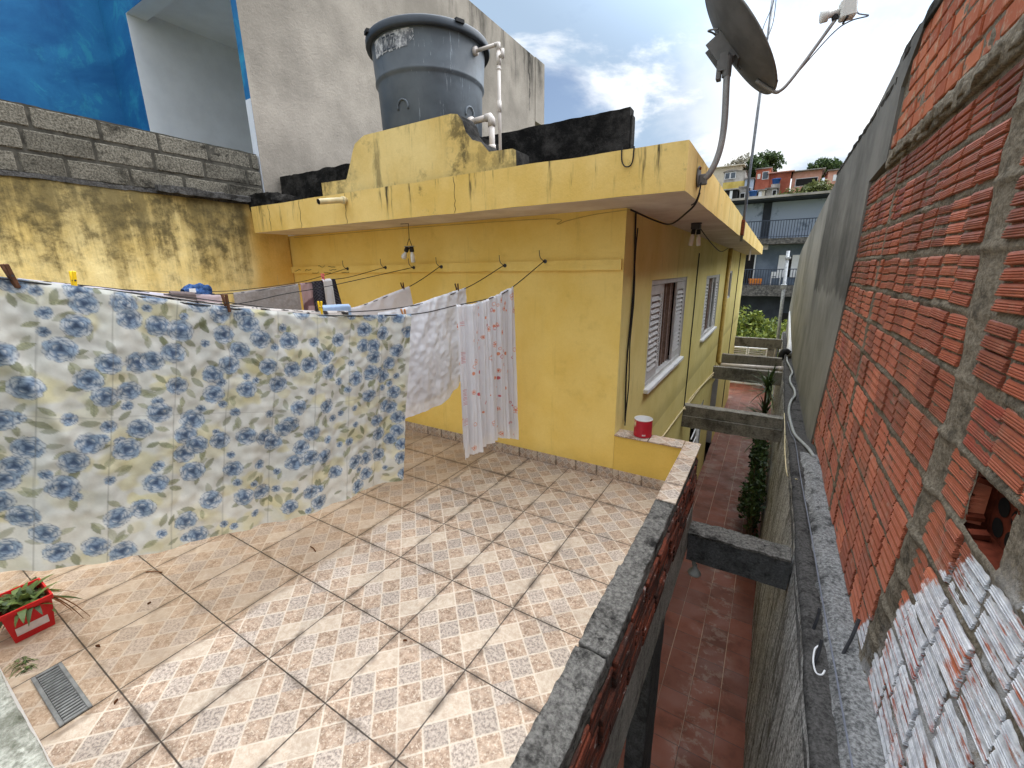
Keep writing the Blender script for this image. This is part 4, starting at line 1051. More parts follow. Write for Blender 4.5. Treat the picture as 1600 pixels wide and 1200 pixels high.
m = MB(); m.tube([(.54, 12.9, -.46), (.60, 14.5, -.36), (.64, 18.5, .1)], .075, 16); tag(obj('white_pipe', m, 'white_paint', smooth=True), 'thick white pipe rising at the far end of the ledge', 'pipe')
t = thing('pipe_elbow', 'black bent pipe fitting on the far part of the ledge', 'pipe', (.46, 12.5, -.5))
m = MB(); m.tube(bez([(.36, 12.75, -.62), (.38, 12.78, -.46), (.45, 12.8, -.38), (.54, 12.8, -.44)], 5), .07, 12); obj('elbow', m, 'black_rubber', t, smooth=True)
m = MB(); m.tube([(.36, 12.75, -.62), (.34, 12.7, -1.1)], .05, 10); obj('drop', m, 'pvc_white', t, smooth=True)
t = thing('steel_post', 'tall grey steel post with small clamps at the end of the alley', 'post', (.35, 18.5, ZA))
m = MB(); m.tube([(.36, 18.5, ZA), (.345, 18.5, -.9), (.262, 18.5, 2.25)], .055, 12); obj('post', m, 'galvanised', t, smooth=True)
m = MB()
for z in (2.0, 1.05, .98): m.bbox(.19, .38, 18.42, 18.6, z - .04, z + .04, .01)
split('clamp', m, 'galvanised', t)

# end of the alley: louvred white gate
t = thing('gate', 'white metal louvre gate closing the far end of the alley', 'gate', (-.4, 19.6, ZA))
m = MB()
for (a, b) in ((-1.35, -.62), (-.60, .08)):
    for (p, q, r_, s_) in ((a, a + .05, ZA, -1.45), (b - .05, b, ZA, -1.45), (a + .051, b - .051, ZA, ZA + .06), (a + .051, b - .051, -1.51, -1.45), (a + .051, b - .051, -2.3, -2.2)): m.bbox(p, q, 19.6, 19.65, r_, s_, .004)
obj('frame', m, 'white_paint', t)
m = MB()
for (a, b) in ((-1.30, -.67), (-.55, .03)):
    for k in range(18):
        z = ZA + .1 + k * .082
        if abs(z + 2.25) < .08: continue
        m.box(a + .001, b - .001, -.004, .004, -.03, .03, rot=Matrix.Rotation(R(30), 3, 'X'), at=(0, 19.63, z))
obj('louvres', m, 'grey_white', t)
m = MB().rough(-5.2, -1.36, 19.6, 19.75, ZA, -1.3, .2, .005, 3); m.rough(.09, .42, 19.6, 19.75, ZA, -1.3, .1, .005, 3)
tag(obj('front_wall', m, 'beam_concrete'), 'grey garden wall either side of the white louvre gate', 'wall')
m = MB().rough(-.2, .6, .2, .9, -2.995, -2.9, .05, .01, 5)

# ------------------------------------------------------------------ vegetation
def leaf_quads(mb, centres, size, up=.3, rnd=None, elong=1.8):
    rnd = rnd or random
    for c in centres:
        d = Vector((rnd.gauss(0, 1), rnd.gauss(0, 1), rnd.gauss(0, 1) + up)).normalized(); a = d.orthogonal().normalized(); a = (Matrix.Rotation(rnd.uniform(0, 6.28), 3, d) @ a); b = d.cross(a)
        s = size * rnd.uniform(.6, 1.3); c = Vector(c)
        mb.add([c - a * s * .5 * elong, c + b * s * .42 , c + a * s * .5 * elong, c - b * s * .42], [(0, 1, 2, 3)])
def crown_pts(c, rad, n, clumps=14, fill=.45):
    out = []; c = Vector(c)
    cl = []
    for k in range(clumps):
        d = Vector((random.gauss(0, 1), random.gauss(0, 1), random.gauss(0, 1))).normalized() * random.uniform(.45, .95)
        cl.append((Vector((d.x * rad[0], d.y * rad[1], d.z * rad[2])), random.uniform(.25, .5)))
    for _ in range(n):
        o, s = random.choice(cl); d = Vector((random.gauss(0, 1), random.gauss(0, 1), random.gauss(0, 1))).normalized() * random.random() ** .4 * s
        out.append(c + o + Vector((d.x * rad[0], d.y * rad[1], d.z * rad[2])))
    return out, [c + o for o, s in cl]
def tree(name, lab, cat, base, h, rad, n, size, lm, group=None, clumps=14, trunk=.12):
    t = thing(name, lab, cat, base, group); b = Vector(base); c = b + Vector((0, 0, h - rad[2]))
    P_, cl = crown_pts(c, rad, n, clumps); m = MB(); leaf_quads(m, P_, size); obj('crown', m, lm, t)
    m = MB(); m.tube([b - Vector((0, 0, .1)), b + Vector((0, 0, (h - rad[2]) * .6)), c], [trunk, trunk * .75, trunk * .4], 8)
    for q in cl: m.tube([b + Vector((0, 0, (h - rad[2]) * .7)), (c + q) / 2, q], [trunk * .4, trunk * .25, trunk * .1], 5, cap=False)
    obj('trunk', m, 'bark', t); return t
tree('bush', 'dense yellow green bush behind the farthest alley beam', 'bush', (-.35, 22.3, -3.6), 3.75, (1.5, 1.2, 1.55), 6500, .10, 'bush_leaf', clumps=30, trunk=.06)
t = thing('shrub', 'dark leafy shrub growing against the retaining wall below the second beam', 'shrub', (.10, 7.2, ZA))
m = MB(); P_, cl = crown_pts((.16, 8.2, -2.1), (.20, 1.1, .95), 2200, 26); leaf_quads(m, [p for p in P_ if p.x < .30], .055); obj('leaves', m, 'shrub_leaf', t)
m = MB()
for q in cl: m.tube([(.16, 7.5, ZA), ((q.x + .16) / 2, (q.y + 7.5) / 2, -2.2), q], [.02, .014, .006], 5, cap=False)
obj('stems', m, 'bark', t)
def strap(mb, base, d, L, wd, droop, n=6):
    d = Vector(d).normalized(); sd_ = d.cross(Vector((0, 0, 1)));
    if sd_.length < .01: sd_ = Vector((1, 0, 0))
    sd_.normalize(); vs = []
    for k in range(n + 1):
        f = k / n; p = Vector(base) + d * L * f - Vector((0, 0, 1)) * droop * L * f * f; w_ = wd * (1 - f) ** .6 * (.6 + .4 * min(1, f * 4))
        vs += [p - sd_ * w_, p + sd_ * w_ + Vector((0, 0, .15 * w_))]
    mb.add(vs, [(2 * k, 2 * k + 1, 2 * k + 3, 2 * k + 2) for k in range(n)])
t = thing('yucca', 'spiky yucca plant rising beside the retaining wall below the third beam', 'plant', (.16, 9.6, ZA))
m = MB(); m.tube([(.16, 9.6, ZA), (.15, 9.55, -1.9), (.14, 9.5, -.65)], [.05, .045, .04], 8); obj('stem', m, 'bark', t)
m = MB()
for (zc, n_, L) in ((-.62, 70, .60), (-1.15, 60, .55), (-1.7, 40, .5)):
    for k in range(n_):
        a = random.uniform(0, 6.28); e = random.uniform(-.15, 1.3); d = Vector((math.cos(a) * math.cos(e), math.sin(a) * math.cos(e), math.sin(e)))
        if .15 + d.x * L > .34: d.x = .15 * random.random()
        strap(m, (.14, 9.5 + random.uniform(-.05, .05), zc + random.uniform(-.1, .1)), d, L * random.uniform(.7, 1.1), .019, random.uniform(.1, .5))
obj('leaves', m, 'yucca_leaf', t)
# red pot with a succulent
t = thing('flower_pot', 'small square red plastic pot with leafy green plant and white sticker below the floral sheet', 'flower pot', (-3.0, .23, 0))
m = MB(); x0, x1, y0, y1, h = -3.075, -2.895, .165, .300, .178
def fr_(z, o, q=0): return [(x0 - o + q, y0 - o + q, z), (x1 + o - q, y0 - o + q, z), (x1 + o - q, y1 + o - q, z), (x0 - o + q, y1 + o - q, z)]
L_ = [fr_(.001, 0), fr_(h - .022, .016), fr_(h - .022, .021), fr_(h, .023), fr_(h, .016), fr_(h - .03, .010)]
vs = sum(L_, []); m.add(vs, [(4 * i + k, 4 * i + (k + 1) % 4, 4 * i + 4 + (k + 1) % 4, 4 * i + 4 + k) for i in range(5) for k in range(4)] + [(3, 2, 1, 0)])
po = obj('pot', m, 'pot_red', t)
m = MB(); m.add([(x1 + .0055, y0 + .012, .035), (x1 + .0055, y1 - .014, .035), (x1 + .0096, y1 - .014, .078), (x1 + .0096, y0 + .012, .078)], [(0, 1, 2, 3)]); obj('sticker', m, 'label_white', po)
m = MB(); m.grid(lambda u, v: (x0 + .0 + (x1 - x0) * u, y0 + (y1 - y0) * v, h - .028 + .012 * mn.noise(Vector((u * 9, v * 9, 0)))), 12, 12); obj('soil', m, 'soil', t)
m = MB()
for k in range(90):
    a = random.uniform(0, 6.28); e = random.uniform(.1, 1.2); bx = (-2.985 + random.uniform(-.07, .07), .232 + random.uniform(-.05, .05), h - .03)
    strap(m, bx, (math.cos(a) * math.cos(e), math.sin(a) * math.cos(e), math.sin(e)), random.uniform(.07, .18), random.uniform(.011, .024), random.uniform(.2, 1.0))
obj('leaves', m, 'pot_leaf', t)
m = MB()
for k in range(4):
    a = random.uniform(.2, 1.6); strap(m, (-2.95, .28, h - .03), (math.cos(a), math.sin(a), .5), random.uniform(.16, .26), .006, random.uniform(.9, 1.4))
obj('dead_leaves', m, 'dry_brown', t)
t = thing('weed', 'sprig of green weed growing from the floor joint beside the drain', 'weed', (-2.72, .16, 0))
m = MB()
for k in range(40): a = random.uniform(-1.2, 1.2); strap(m, (-2.74 + random.uniform(-.02, .10), .13 + random.uniform(0, .04), .001), (math.cos(a) * .8, math.sin(a) * .8, random.uniform(.2, .9)), random.uniform(.03, .08), .003, .6, 4)
obj('leaves', m, 'pot_leaf', t)

# litter
def leaf_litter(x, y, L, a, lab, nm='dry_leaf'):
    m = MB(); c, s_ = math.cos(a), math.sin(a)
    if nm == 'twig': m.tube([(x - c * L / 2, y - s_ * L / 2, .006), (x, y + .004, .010), (x + c * L / 2, y + s_ * L / 2, .006)], .003, 6)
    else: m.grid(lambda u, v: (x + c * L * (u - .5) - s_ * (v - .5) * L * .5 * math.sin(math.pi * min(1, u + .03)), y + s_ * L * (u - .5) + c * (v - .5) * L * .5 * math.sin(math.pi * min(1, u + .03)), .003 + .010 * abs(v - .5) * 2 + .004 * u), 8, 4)
    tag(obj(nm, m, 'dry_brown'), lab, 'twig' if nm == 'twig' else 'leaf', 'plant litter on the terrace')
leaf_litter(-2.30, 1.33, .075, -.2, 'short brown twig on the tiles below the middle of the floral sheet', 'twig')
leaf_litter(-2.92, .72, .10, .5, 'long dark twig on the tiles near the bottom edge of the floral sheet', 'twig')
leaf_litter(-1.10, 3.06, .022, 1.0, 'tiny dark leaf on the tiles near the house corner')
leaf_litter(-2.52, .36, .028, .4, 'curled brown leaf on the tile between the drain and the red pot')
leaf_litter(-1.29, 1.12, .02, .4, 'small dark crumb of leaf beside a tile joint in the middle of the terrace')
leaf_litter(-2.1, .30, .018, 2.0, 'small brown leaf on the tiles just right of the drain')
leaf_litter(-2.64, .60, .016, 1.2, 'small dry leaf on the shaded tiles behind the drain')

# red tin on the low wall
t = thing('paint_tin', 'red tin with pale inside standing on the tiled top of the corner wall', 'tin', (-.765, 3.29, .397))
cx, cy, cz, rr, hh = -.765, 3.285, .3975, .070, .145
m = MB(); m.lathe([(0, .001), (rr, .001), (rr + .001, .006), (rr, .012), (rr, hh - .008)], (cx, cy, cz), 40); body = obj('body', m, 'can_red', t, smooth=True)
m = MB(); m.lathe([(rr, hh - .0079), (rr + .002, hh - .003), (rr + .001, hh), (rr - .004, hh), (rr - .004, .02), (0, .02)], (cx, cy, cz), 40); obj('inside', m, 'grey_white', t, smooth=True)
m = MB()
for k in range(5):
    a = R(-80 + k * 4.5); m.add([(cx + (rr + .001) * math.cos(b_), cy + (rr + .001) * math.sin(b_), cz + z) for b_, z in ((a, .018), (a + R(3.3), .018), (a + R(3.3), .030), (a, .030))], [(0, 1, 2, 3)])
obj('maker_mark', m, 'label_white', body)
m = MB(); m.grid(lambda u, v: (cx + (rr + .0008) * math.cos(R(-152 + 24 * u)), cy + (rr + .0008) * math.sin(R(-152 + 24 * u)), cz + .085 + .04 * v + .012 * math.sin(u * 9)), 10, 4); obj('bare_patch', m, 'pvc_beige', body)
# ------------------------------------------------------------------ laundry
CREAM = np.array(sr(222, 222, 224)); 
def lerp(a, b, f): return a * (1 - f[..., None]) + b * f[..., None]
def vnoise(X, Y, s, seed=0):
    x = X * s + seed * 17.3; y = Y * s + seed * 9.1; xi = np.floor(x).astype(int); yi = np.floor(y).astype(int); fx = x - xi; fy = y - yi
    fx = fx * fx * (3 - 2 * fx); fy = fy * fy * (3 - 2 * fy)
    def h(i, j): v = np.sin(i * 127.1 + j * 311.7 + seed * 74.7) * 43758.5453; return v - np.floor(v)
    return (h(xi, yi) * (1 - fx) + h(xi + 1, yi) * fx) * (1 - fy) + (h(xi, yi + 1) * (1 - fx) + h(xi + 1, yi + 1) * fx) * fy
def paint(Cc, mask, col, a=1.0):
    f = (mask * a)[..., None]; Cc[:] = Cc * (1 - f) + np.array(col) * f
def sstep(a, b, x): t_ = np.clip((x - a) / (b - a), 0, 1); return t_ * t_ * (3 - 2 * t_)
DK, MD_, LT, PL = sr(74, 88, 112), sr(116, 134, 156), sr(156, 172, 188), sr(198, 202, 204)
OLV, OLL, OCH = sr(124, 128, 98), sr(154, 156, 124), sr(204, 196, 156)
def rose(Cc, X, Y, cx, cy, Rr, rot):
    sel = (np.abs(X - cx) < Rr * 1.35) & (np.abs(Y - cy) < Rr * 1.35)
    if not sel.any(): return
    x = (X[sel] - cx) / Rr; y = (Y[sel] - cy) / Rr; sub = Cc[sel].copy()
    wob = (vnoise(X[sel], Y[sel], 3.2 / Rr, 3) - .5) * .12
    for ring, (rad, pr_, cnt) in enumerate(((.54, .46, 9), (.50, .40, 6), (.34, .36, 5), (.20, .27, 3))):
        for k in range(cnt):
            a = rot + 6.283 * k / cnt + ring * .7; px, py = rad * math.cos(a), rad * math.sin(a)
            d = np.hypot(x - px, (y - py) * 1.05) + wob; inside = sstep(pr_, pr_ - .05, d)
            out = ((x * math.cos(a) + y * math.sin(a)) - (rad - pr_ * .4)) / (pr_ * 1.25); out = np.clip(out + wob, 0, 1)
            col = np.where((out < .5)[:, None], lerp(np.array(DK), np.array(MD_), np.clip(out * 2.6, 0, 1)), lerp(np.array(MD_), np.array(PL if (k + ring) % 3 else LT), np.clip(out * 2.4 - 1.2, 0, 1)))
            f = inside[:, None] * .95; sub = sub * (1 - f) + col * f
            rim = sstep(.045, .0, np.abs(d - pr_ + .015))[:, None] * .55; sub = sub * (1 - rim) + np.array(DK) * rim
    r_ = np.hypot(x, y); an = np.arctan2(y, x)
    sw = sstep(.15, .6, np.sin(an * 1 + r_ * 26 + rot)) * sstep(.3, .2, r_); f = sw[:, None] * .7; sub = sub * (1 - f) + np.array(DK) * f
    Cc[sel] = sub
def leafp(Cc, X, Y, cx, cy, L, a, col, al=.8):
    sel = (np.abs(X - cx) < L) & (np.abs(Y - cy) < L)
    if not sel.any(): return
    dx, dy = X[sel] - cx, Y[sel] - cy; u = (dx * math.cos(a) + dy * math.sin(a)) / L; v = (-dx * math.sin(a) + dy * math.cos(a)) / L
    w_ = .22 * np.sin(np.clip(u + .5, 0, 1) * math.pi) ** .8; m_ = sstep(0, .04, w_ - np.abs(v)) * (np.abs(u) < .5)
    vein = sstep(.03, .0, np.abs(v)) + sstep(.2, .6, np.sin((np.abs(v) * 1.0 - u) * 60)) * .5 + sstep(.05, .0, np.abs(w_ - np.abs(v))) * .8
    sub = Cc[sel]; f = (m_ * al)[:, None]; c_ = lerp(np.array(col), np.array(OLV) * .62, np.clip(vein, 0, 1) * .7); Cc[sel] = sub * (1 - f) + c_ * f
def floral(X, Y):
    rs = random.Random(5); Cc = np.ones(X.shape + (3,)) * np.array(sr(208, 207, 200)); w_, h_ = X.max(), Y.max()
    for _ in range(int(w_ * h_ * 120)):
        cx, cy = rs.uniform(0, w_), rs.uniform(0, h_); r_ = rs.uniform(.03, .075); d = np.hypot(X - cx, (Y - cy) * 1.3) + (vnoise(X, Y, 40, 2) - .5) * .03
        paint(Cc, sstep(r_, r_ * .55, d), OCH if rs.random() < .75 else sr(206, 206, 196), rs.uniform(.25, .75))
    sp = .130; ctr = []
    for j in range(int(h_ / sp) + 2):
        for i in range(int(w_ / sp) + 2):
            ctr.append(((i + (.5 if j % 2 else 0) + rs.uniform(-.22, .22)) * sp, (j + rs.uniform(-.2, .2)) * sp * .92))
    for cx, cy in ctr:
        for _ in range(rs.choice((3, 4, 5))):
            a = rs.uniform(0, 6.28); q = rs.uniform(.045, .075); leafp(Cc, X, Y, cx + q * math.cos(a), cy + q * math.sin(a), rs.uniform(.04, .062), a + rs.uniform(-.6, .6), OLL if rs.random() < .5 else OLV, rs.uniform(.5, .85))
    for cx, cy in ctr:
        z = rs.random()
        if z < .32:
            a = rs.uniform(0, 6.28); q = rs.uniform(.036, .044); rose(Cc, X, Y, cx + q * math.cos(a), cy + q * math.sin(a), .040, rs.uniform(0, 6)); rose(Cc, X, Y, cx - q * math.cos(a), cy - q * math.sin(a), .042, rs.uniform(0, 6))
        elif z < .72: rose(Cc, X, Y, cx, cy, rs.uniform(.037, .046), rs.uniform(0, 6))
        elif z < .92: rose(Cc, X, Y, cx, cy, rs.uniform(.018, .026), rs.uniform(0, 6))
        if rs.random() < .5: rose(Cc, X, Y, cx + .085 * rs.choice((-1, 1)), cy + rs.uniform(-.03, .03) + .07, rs.uniform(.016, .022), rs.uniform(0, 6))
    # ironing creases and weave
    for cx in np.arange(.09, w_, .185): paint(Cc, sstep(.003, .0008, np.abs(X - cx - (vnoise(X, Y, 5, 4) - .5) * .008)), sr(120, 118, 112), .45)
    for cy in (h_ * .45,): paint(Cc, sstep(.003, .0008, np.abs(Y - cy - (vnoise(X, Y, 5, 6) - .5) * .006)), sr(150, 148, 142), .4)
    return Cc * (.94 + .08 * vnoise(X, Y, 260, 1))[..., None]
def plain(col, amt=.05):
    def f(X, Y): return np.ones(X.shape + (3,)) * np.array(col) * (1 - amt + 2 * amt * vnoise(X, Y, 14, 2) * vnoise(X, Y, 120, 5))[..., None]
    return f
def curtain_print(X, Y):
    rs = random.Random(9); Cc = np.ones(X.shape + (3,)) * np.array(sr(226, 226, 230)); w_, h_ = X.max(), Y.max(); RED, ORG = sr(196, 42, 50), sr(220, 128, 70)
    for _ in range(75):
        cx, cy = rs.uniform(.16, w_), rs.uniform(.03, h_); r_ = rs.uniform(.006, .017); d = np.hypot(X - cx, Y - cy); z = rs.random(); col = RED if rs.random() < .5 else ORG
        if z < .3: paint(Cc, sstep(r_, r_ - .003, d), col, .85)
        elif z < .7: paint(Cc, sstep(.003, .001, np.abs(d - r_)), col, .9)
        else:
            for k in range(5): a = k * 1.257 + cx * 50; paint(Cc, sstep(.003, .001, np.abs(np.hypot(X - cx - r_ * math.cos(a), Y - cy - r_ * math.sin(a)) - r_ * .75)), ORG, .8)
            paint(Cc, sstep(.005, .003, d), RED, .8)
    for y0 in (.13, .36, .42, .66, .72, .90):
        for k in range(rs.choice((3, 5, 6))): paint(Cc, sstep(.0022, .0012, np.abs(Y - y0 - k * .012)) * (X > .02) * (X < .10), RED, .75)
    paint(Cc, sstep(.004, .002, np.abs(X - .115)), sr(90, 86, 90), .5); return Cc
def leopard(X, Y):
    Cc = np.ones(X.shape + (3,)) * np.array(sr(214, 206, 200)); n_ = vnoise(X, Y, 38, 1) + .5 * vnoise(X, Y, 70, 4); paint(Cc, sstep(.85, .92, n_), sr(36, 30, 32), .95); return Cc
def plaid(X, Y):
    Cc = np.ones(X.shape + (3,)) * np.array(sr(56, 54, 62)); s_ = ((np.mod(X + Y, .03) < .004) | (np.mod(X - Y, .03) < .004)); paint(Cc, s_.astype(float), sr(110, 108, 116), .8); return Cc
def towelc(X, Y): return np.ones(X.shape + (3,)) * np.array(sr(168, 160, 156)) * (.75 + .4 * vnoise(X, Y, 300, 3) * vnoise(X, Y, 90, 5) + .1 * vnoise(X, Y, 8, 1))[..., None]
def mauve(X, Y):
    Cc = np.ones(X.shape + (3,)) * np.array(sr(172, 146, 150)); paint(Cc, sstep(.62, .7, vnoise(X, Y, 26, 2)) * (Y > .1), sr(84, 56, 66), .8); return Cc

def cloth(name, lab, cat, top, bot, colf, res=.006, amp=.02, freq=5.0, phase=0., gather=0., back=.9, group=None, bow=0., wrinkle=.004, ridges=(), crv=None, layers=True, thick=.006):
    """cloth hung over a line: top / bot are world polylines of its two edges (same direction)"""
    T_ = [Vector(p) for p in bez(top, 10)]; B_ = [Vector(p) for p in bez(bot, 10)]
    def at(Pl, u):
        L = [0.]
        for a, b in zip(Pl, Pl[1:]): L.append(L[-1] + (b - a).length)
        q = u * L[-1]
        for i in range(len(L) - 1):
            if q <= L[i + 1] + 1e-9: return Pl[i] + (Pl[i + 1] - Pl[i]) * ((q - L[i]) / max(1e-9, L[i + 1] - L[i]))
        return Pl[-1]
    W_ = sum((b - a).length for a, b in zip(T_, T_[1:])); Hh = max((b - a).length for a, b in ((T_[0], B_[0]), (T_[-1], B_[-1])))
    nu, nv = max(6, int(W_ * (1 + gather) / res)), max(6, int(Hh / res)); tdir = (T_[-1] - T_[0]); nrm_ = Vector((-tdir.y, tdir.x, 0)).normalized()
    if nrm_.x < 0: nrm_ = -nrm_          # towards the alley side
    tops = [at(T_, i / nu) for i in range(nu + 1)]; bots = [at(B_, i / nu) for i in range(nu + 1)]
    m = MB(); w1 = nu + 1
    def layer(sgn, off, vmax):
        vs = []
        for j in range(nv + 1):
            v = j / nv * vmax
            for i in range(nu + 1):
                u = i / nu; p = tops[i].lerp(bots[i], v); s_ = u * W_
                f = math.sin(s_ * freq * 6.283 + phase + 1.1 * math.sin(v * 2.4 + u * 3)) + .5 * math.sin(s_ * freq * 14.1 + phase * 2 + v * 1.5) + .35 * math.sin(s_ * freq * 25 + 1)
                env = (.25 + .75 * v ** .7) if gather == 0 else (.55 + .45 * v)
                d = amp * f * env + wrinkle * (mn.noise(Vector((s_ * 14, v * Hh * 9 + s_ * 6, phase))) + .6 * mn.noise(Vector((s_ * 34, v * Hh * 26, phase + 4)))) + bow * math.sin(v * math.pi)
                for (ua, va, ub, vb, rw, ra) in ridges:
                    L2 = (ub - ua) ** 2 + (vb - va) ** 2; q = max(0., min(1., ((u - ua) * (ub - ua) + (v - va) * (vb - va)) / L2)); dd = math.hypot((u - ua - q * (ub - ua)) * W_, (v - va - q * (vb - va)) * Hh); d += ra * math.exp(-(dd / rw) ** 2) * (1 - q * .7)
                roll = off * min(1, v * Hh / .015)
                vs.append(p + nrm_ * (sgn * roll + d))
        return vs
    vs = layer(1, thick, 1.0); fs = [(j * w1 + i, j * w1 + i + 1, (j + 1) * w1 + i + 1, (j + 1) * w1 + i) for j in range(nv) for i in range(nu)]
    m.add(vs, fs); U, V_ = np.meshgrid(np.linspace(0, W_ * (1 + gather), nu + 1), np.linspace(0, Hh, nv + 1)); colr = colf(U, V_).reshape(-1, 3)
    if layers:
        m.add(layer(-1, thick, back), fs); colr = np.concatenate([colr, colf(U[:, ::-1], V_).reshape(-1, 3)])
    o = obj(name, m, 'printed_cloth', smooth=True, col=colr.astype(np.float32)); tag(o, lab, cat, group); return o

GL = 'washing hung on the terrace lines'
cloth('bed_sheet', 'large white bed sheet printed with blue roses hanging nearest the camera', 'bed sheet',
      [(-2.155, -.02, 1.775), (-2.13, .18, 1.735), (-2.106, .359, 1.697), (-2.066, .575, 1.650), (-2.011, .868, 1.579), (-1.937, 1.271, 1.506), (-1.888, 1.533, 1.478), (-1.829, 1.853, 1.458)],
      [(-2.205, -.25, .80), (-2.17, .0, .752), (-2.135, .20, .69), (-2.105, .363, .628), (-2.074, .529, .597), (-2.006, .897, .507), (-1.962, 1.134, .48), (-1.909, 1.42, .468), (-1.857, 1.704, .442)],
      floral, .0036, .019, 1.6, .6, back=.80, group=GL, wrinkle=.009, ridges=((.60, .0, .66, .5, .025, .014), (.97, .0, .93, .6, .02, .02), (.35, .0, .33, .4, .03, .012), (.14, .02, .30, .60, .028, .045), (.13, .0, .18, .75, .03, .03), (.88, .0, .90, .5, .02, .015), (.50, .02, .55, .5, .03, .01)))
cloth('curtain', 'gathered white curtain with red floral print near the house wall', 'curtain',
      [(-1.765, 2.205, 1.488), (-1.734, 2.366, 1.485), (-1.70, 2.551, 1.522), (-1.661, 2.761, 1.586)], [(-1.76, 2.20, .40), (-1.735, 2.36, .395), (-1.70, 2.58, .43), (-1.66, 2.79, .36)],
      curtain_print, .0036, .017, 7.5, .3, gather=.45, back=.93, group=GL, wrinkle=.003)
cloth('bed_sheet', 'plain white sheet gathered to one side between the floral sheet and the curtain', 'bed sheet',
      [(-2.215, 1.95, 1.44), (-2.185, 2.096, 1.452), (-2.156, 2.254, 1.476), (-2.113, 2.485, 1.527), (-2.068, 2.727, 1.574)], [(-2.23, 1.93, .66), (-2.19, 2.11, .655), (-2.165, 2.27, .665), (-2.13, 2.47, .71), (-2.085, 2.70, .86)],
      plain(sr(228, 228, 232), .03), .006, .014, 2.2, 1.3, group=GL, wrinkle=.012)
cloth('pillow_case', 'white cloth with fringed corner pegged on the third line from the curtain', 'cloth',
      [(-2.90, 2.02, 1.405), (-2.843, 2.318, 1.436), (-2.799, 2.554, 1.505), (-2.753, 2.806, 1.575)], [(-2.90, 2.02, .9), (-2.85, 2.30, .92), (-2.80, 2.55, .95), (-2.74, 2.86, 1.0)], plain(sr(226, 222, 224), .03), .008, .012, 2.5, 2.0, group=GL)
cloth('towel', 'grey bath towel on the back line near the left wall', 'towel', [(-3.675, 1.80, 1.553), (-3.63, 2.05, 1.580), (-3.582, 2.298, 1.608)], [(-3.68, 1.80, .95), (-3.63, 2.05, .95), (-3.58, 2.30, .96)], towelc, .006, .006, 2, .5, group=GL)
cloth('shirt', 'mauve patterned garment hanging right beside the grey towel', 'shirt', [(-3.578, 2.315, 1.612), (-3.56, 2.42, 1.618)], [(-3.585, 2.31, 1.2), (-3.55, 2.46, 1.2)], mauve, .006, .014, 7, .2, group=GL, layers=False)
cloth('shorts', 'dark plaid shorts hanging beside the mauve garment', 'shorts', [(-3.562, 2.42, 1.622), (-3.52, 2.63, 1.642)], [(-3.575, 2.42, 1.25), (-3.50, 2.70, 1.25)], plaid, .006, .010, 4, 1.2, group=GL)
cloth('shirt', 'white garment pegged with a pink peg over the plaid shorts', 'shirt', [(-3.535, 2.50, 1.640), (-3.518, 2.585, 1.645)], [(-3.53, 2.50, 1.22), (-3.50, 2.60, 1.22)], plain(sr(224, 222, 224)), .006, .012, 8, .9, group=GL, layers=False, thick=.03)
cloth('leopard_cloth', 'black and white animal print cloth showing just above the floral sheet', 'cloth', [(-2.45, .60, 1.662), (-2.417, .844, 1.611), (-2.382, 1.03, 1.569), (-2.342, 1.248, 1.526), (-2.294, 1.508, 1.489), (-2.25, 1.75, 1.468)], [(-2.45, .60, 1.0), (-2.38, 1.03, 1.0), (-2.34, 1.25, 1.0), (-2.25, 1.75, 1.0)], leopard, .007, .006, 3, 0, group=GL)
cloth('blue_cloth', 'pale blue cloth behind the right part of the floral sheet', 'cloth', [(-2.90, 2.02, 1.462), (-2.86, 2.24, 1.458)], [(-2.90, 2.02, 1.0), (-2.86, 2.24, 1.0)], plain(sr(170, 192, 222)), .008, .014, 4, .4, group=GL, thick=.03)
cloth('bed_sheet', 'lilac white sheet on a back line above the left part of the floral sheet', 'bed sheet', [(-3.165, .58, 1.690), (-3.12, .82, 1.644), (-3.065, 1.117, 1.593)], [(-3.165, .58, .9), (-3.12, .82, .9), (-3.065, 1.117, .9)], plain(sr(214, 210, 222), .03), .008, .006, 2, 0, group=GL)
cloth('pillow_case', 'pale pink pillow case beside the jeans', 'cloth', [(-3.755, 1.365, 1.569), (-3.69, 1.714, 1.540)], [(-3.755, 1.365, 1.0), (-3.69, 1.714, 1.0)], plain(sr(204, 186, 190), .03), .008, .008, 3, 1, group=GL)
cloth('dish_cloth', 'dark grey brown cloth between the lilac sheet and the jeans', 'cloth', [(-3.735, 1.40, 1.585), (-3.715, 1.55, 1.568)], [(-3.735, 1.40, 1.1), (-3.71, 1.56, 1.1)], plain(sr(120, 108, 106), .05), .008, .010, 5, 1, group=GL, thick=.02)
# jeans slung over the line
m = MB()
def jn(u, v):
    a = u * 6.283; y = 1.72 + .20 * v; r_ = .055 * (1 + .25 * math.sin(a * 3 + v * 5) + .3 * mn.noise(Vector((math.cos(a) * 2, math.sin(a) * 2, v * 5)))) * (.8 + .3 * math.sin(v * math.pi)); return (-4.315 + .185 * (v - .5) * .2 + r_ * math.cos(a) * .8, y, 1.535 + r_ * math.sin(a) * 1.15)
m.grid(jn, 40, 30)
m.grid(lambda u, v: (-4.27 + .012 * math.sin(u * 14), 1.71 + .22 * u, 1.53 - .45 * v), 30, 12)
tj = tag(obj('jeans', m, 'denim', smooth=True), 'blue jeans bunched over a back washing line', 'jeans', GL)
m = MB(); m.grid(lambda u, v: (-4.258, 1.74 + .05 * u, 1.545 + .035 * v), 4, 4); obj('care_tag', m, 'white_paint', tj)

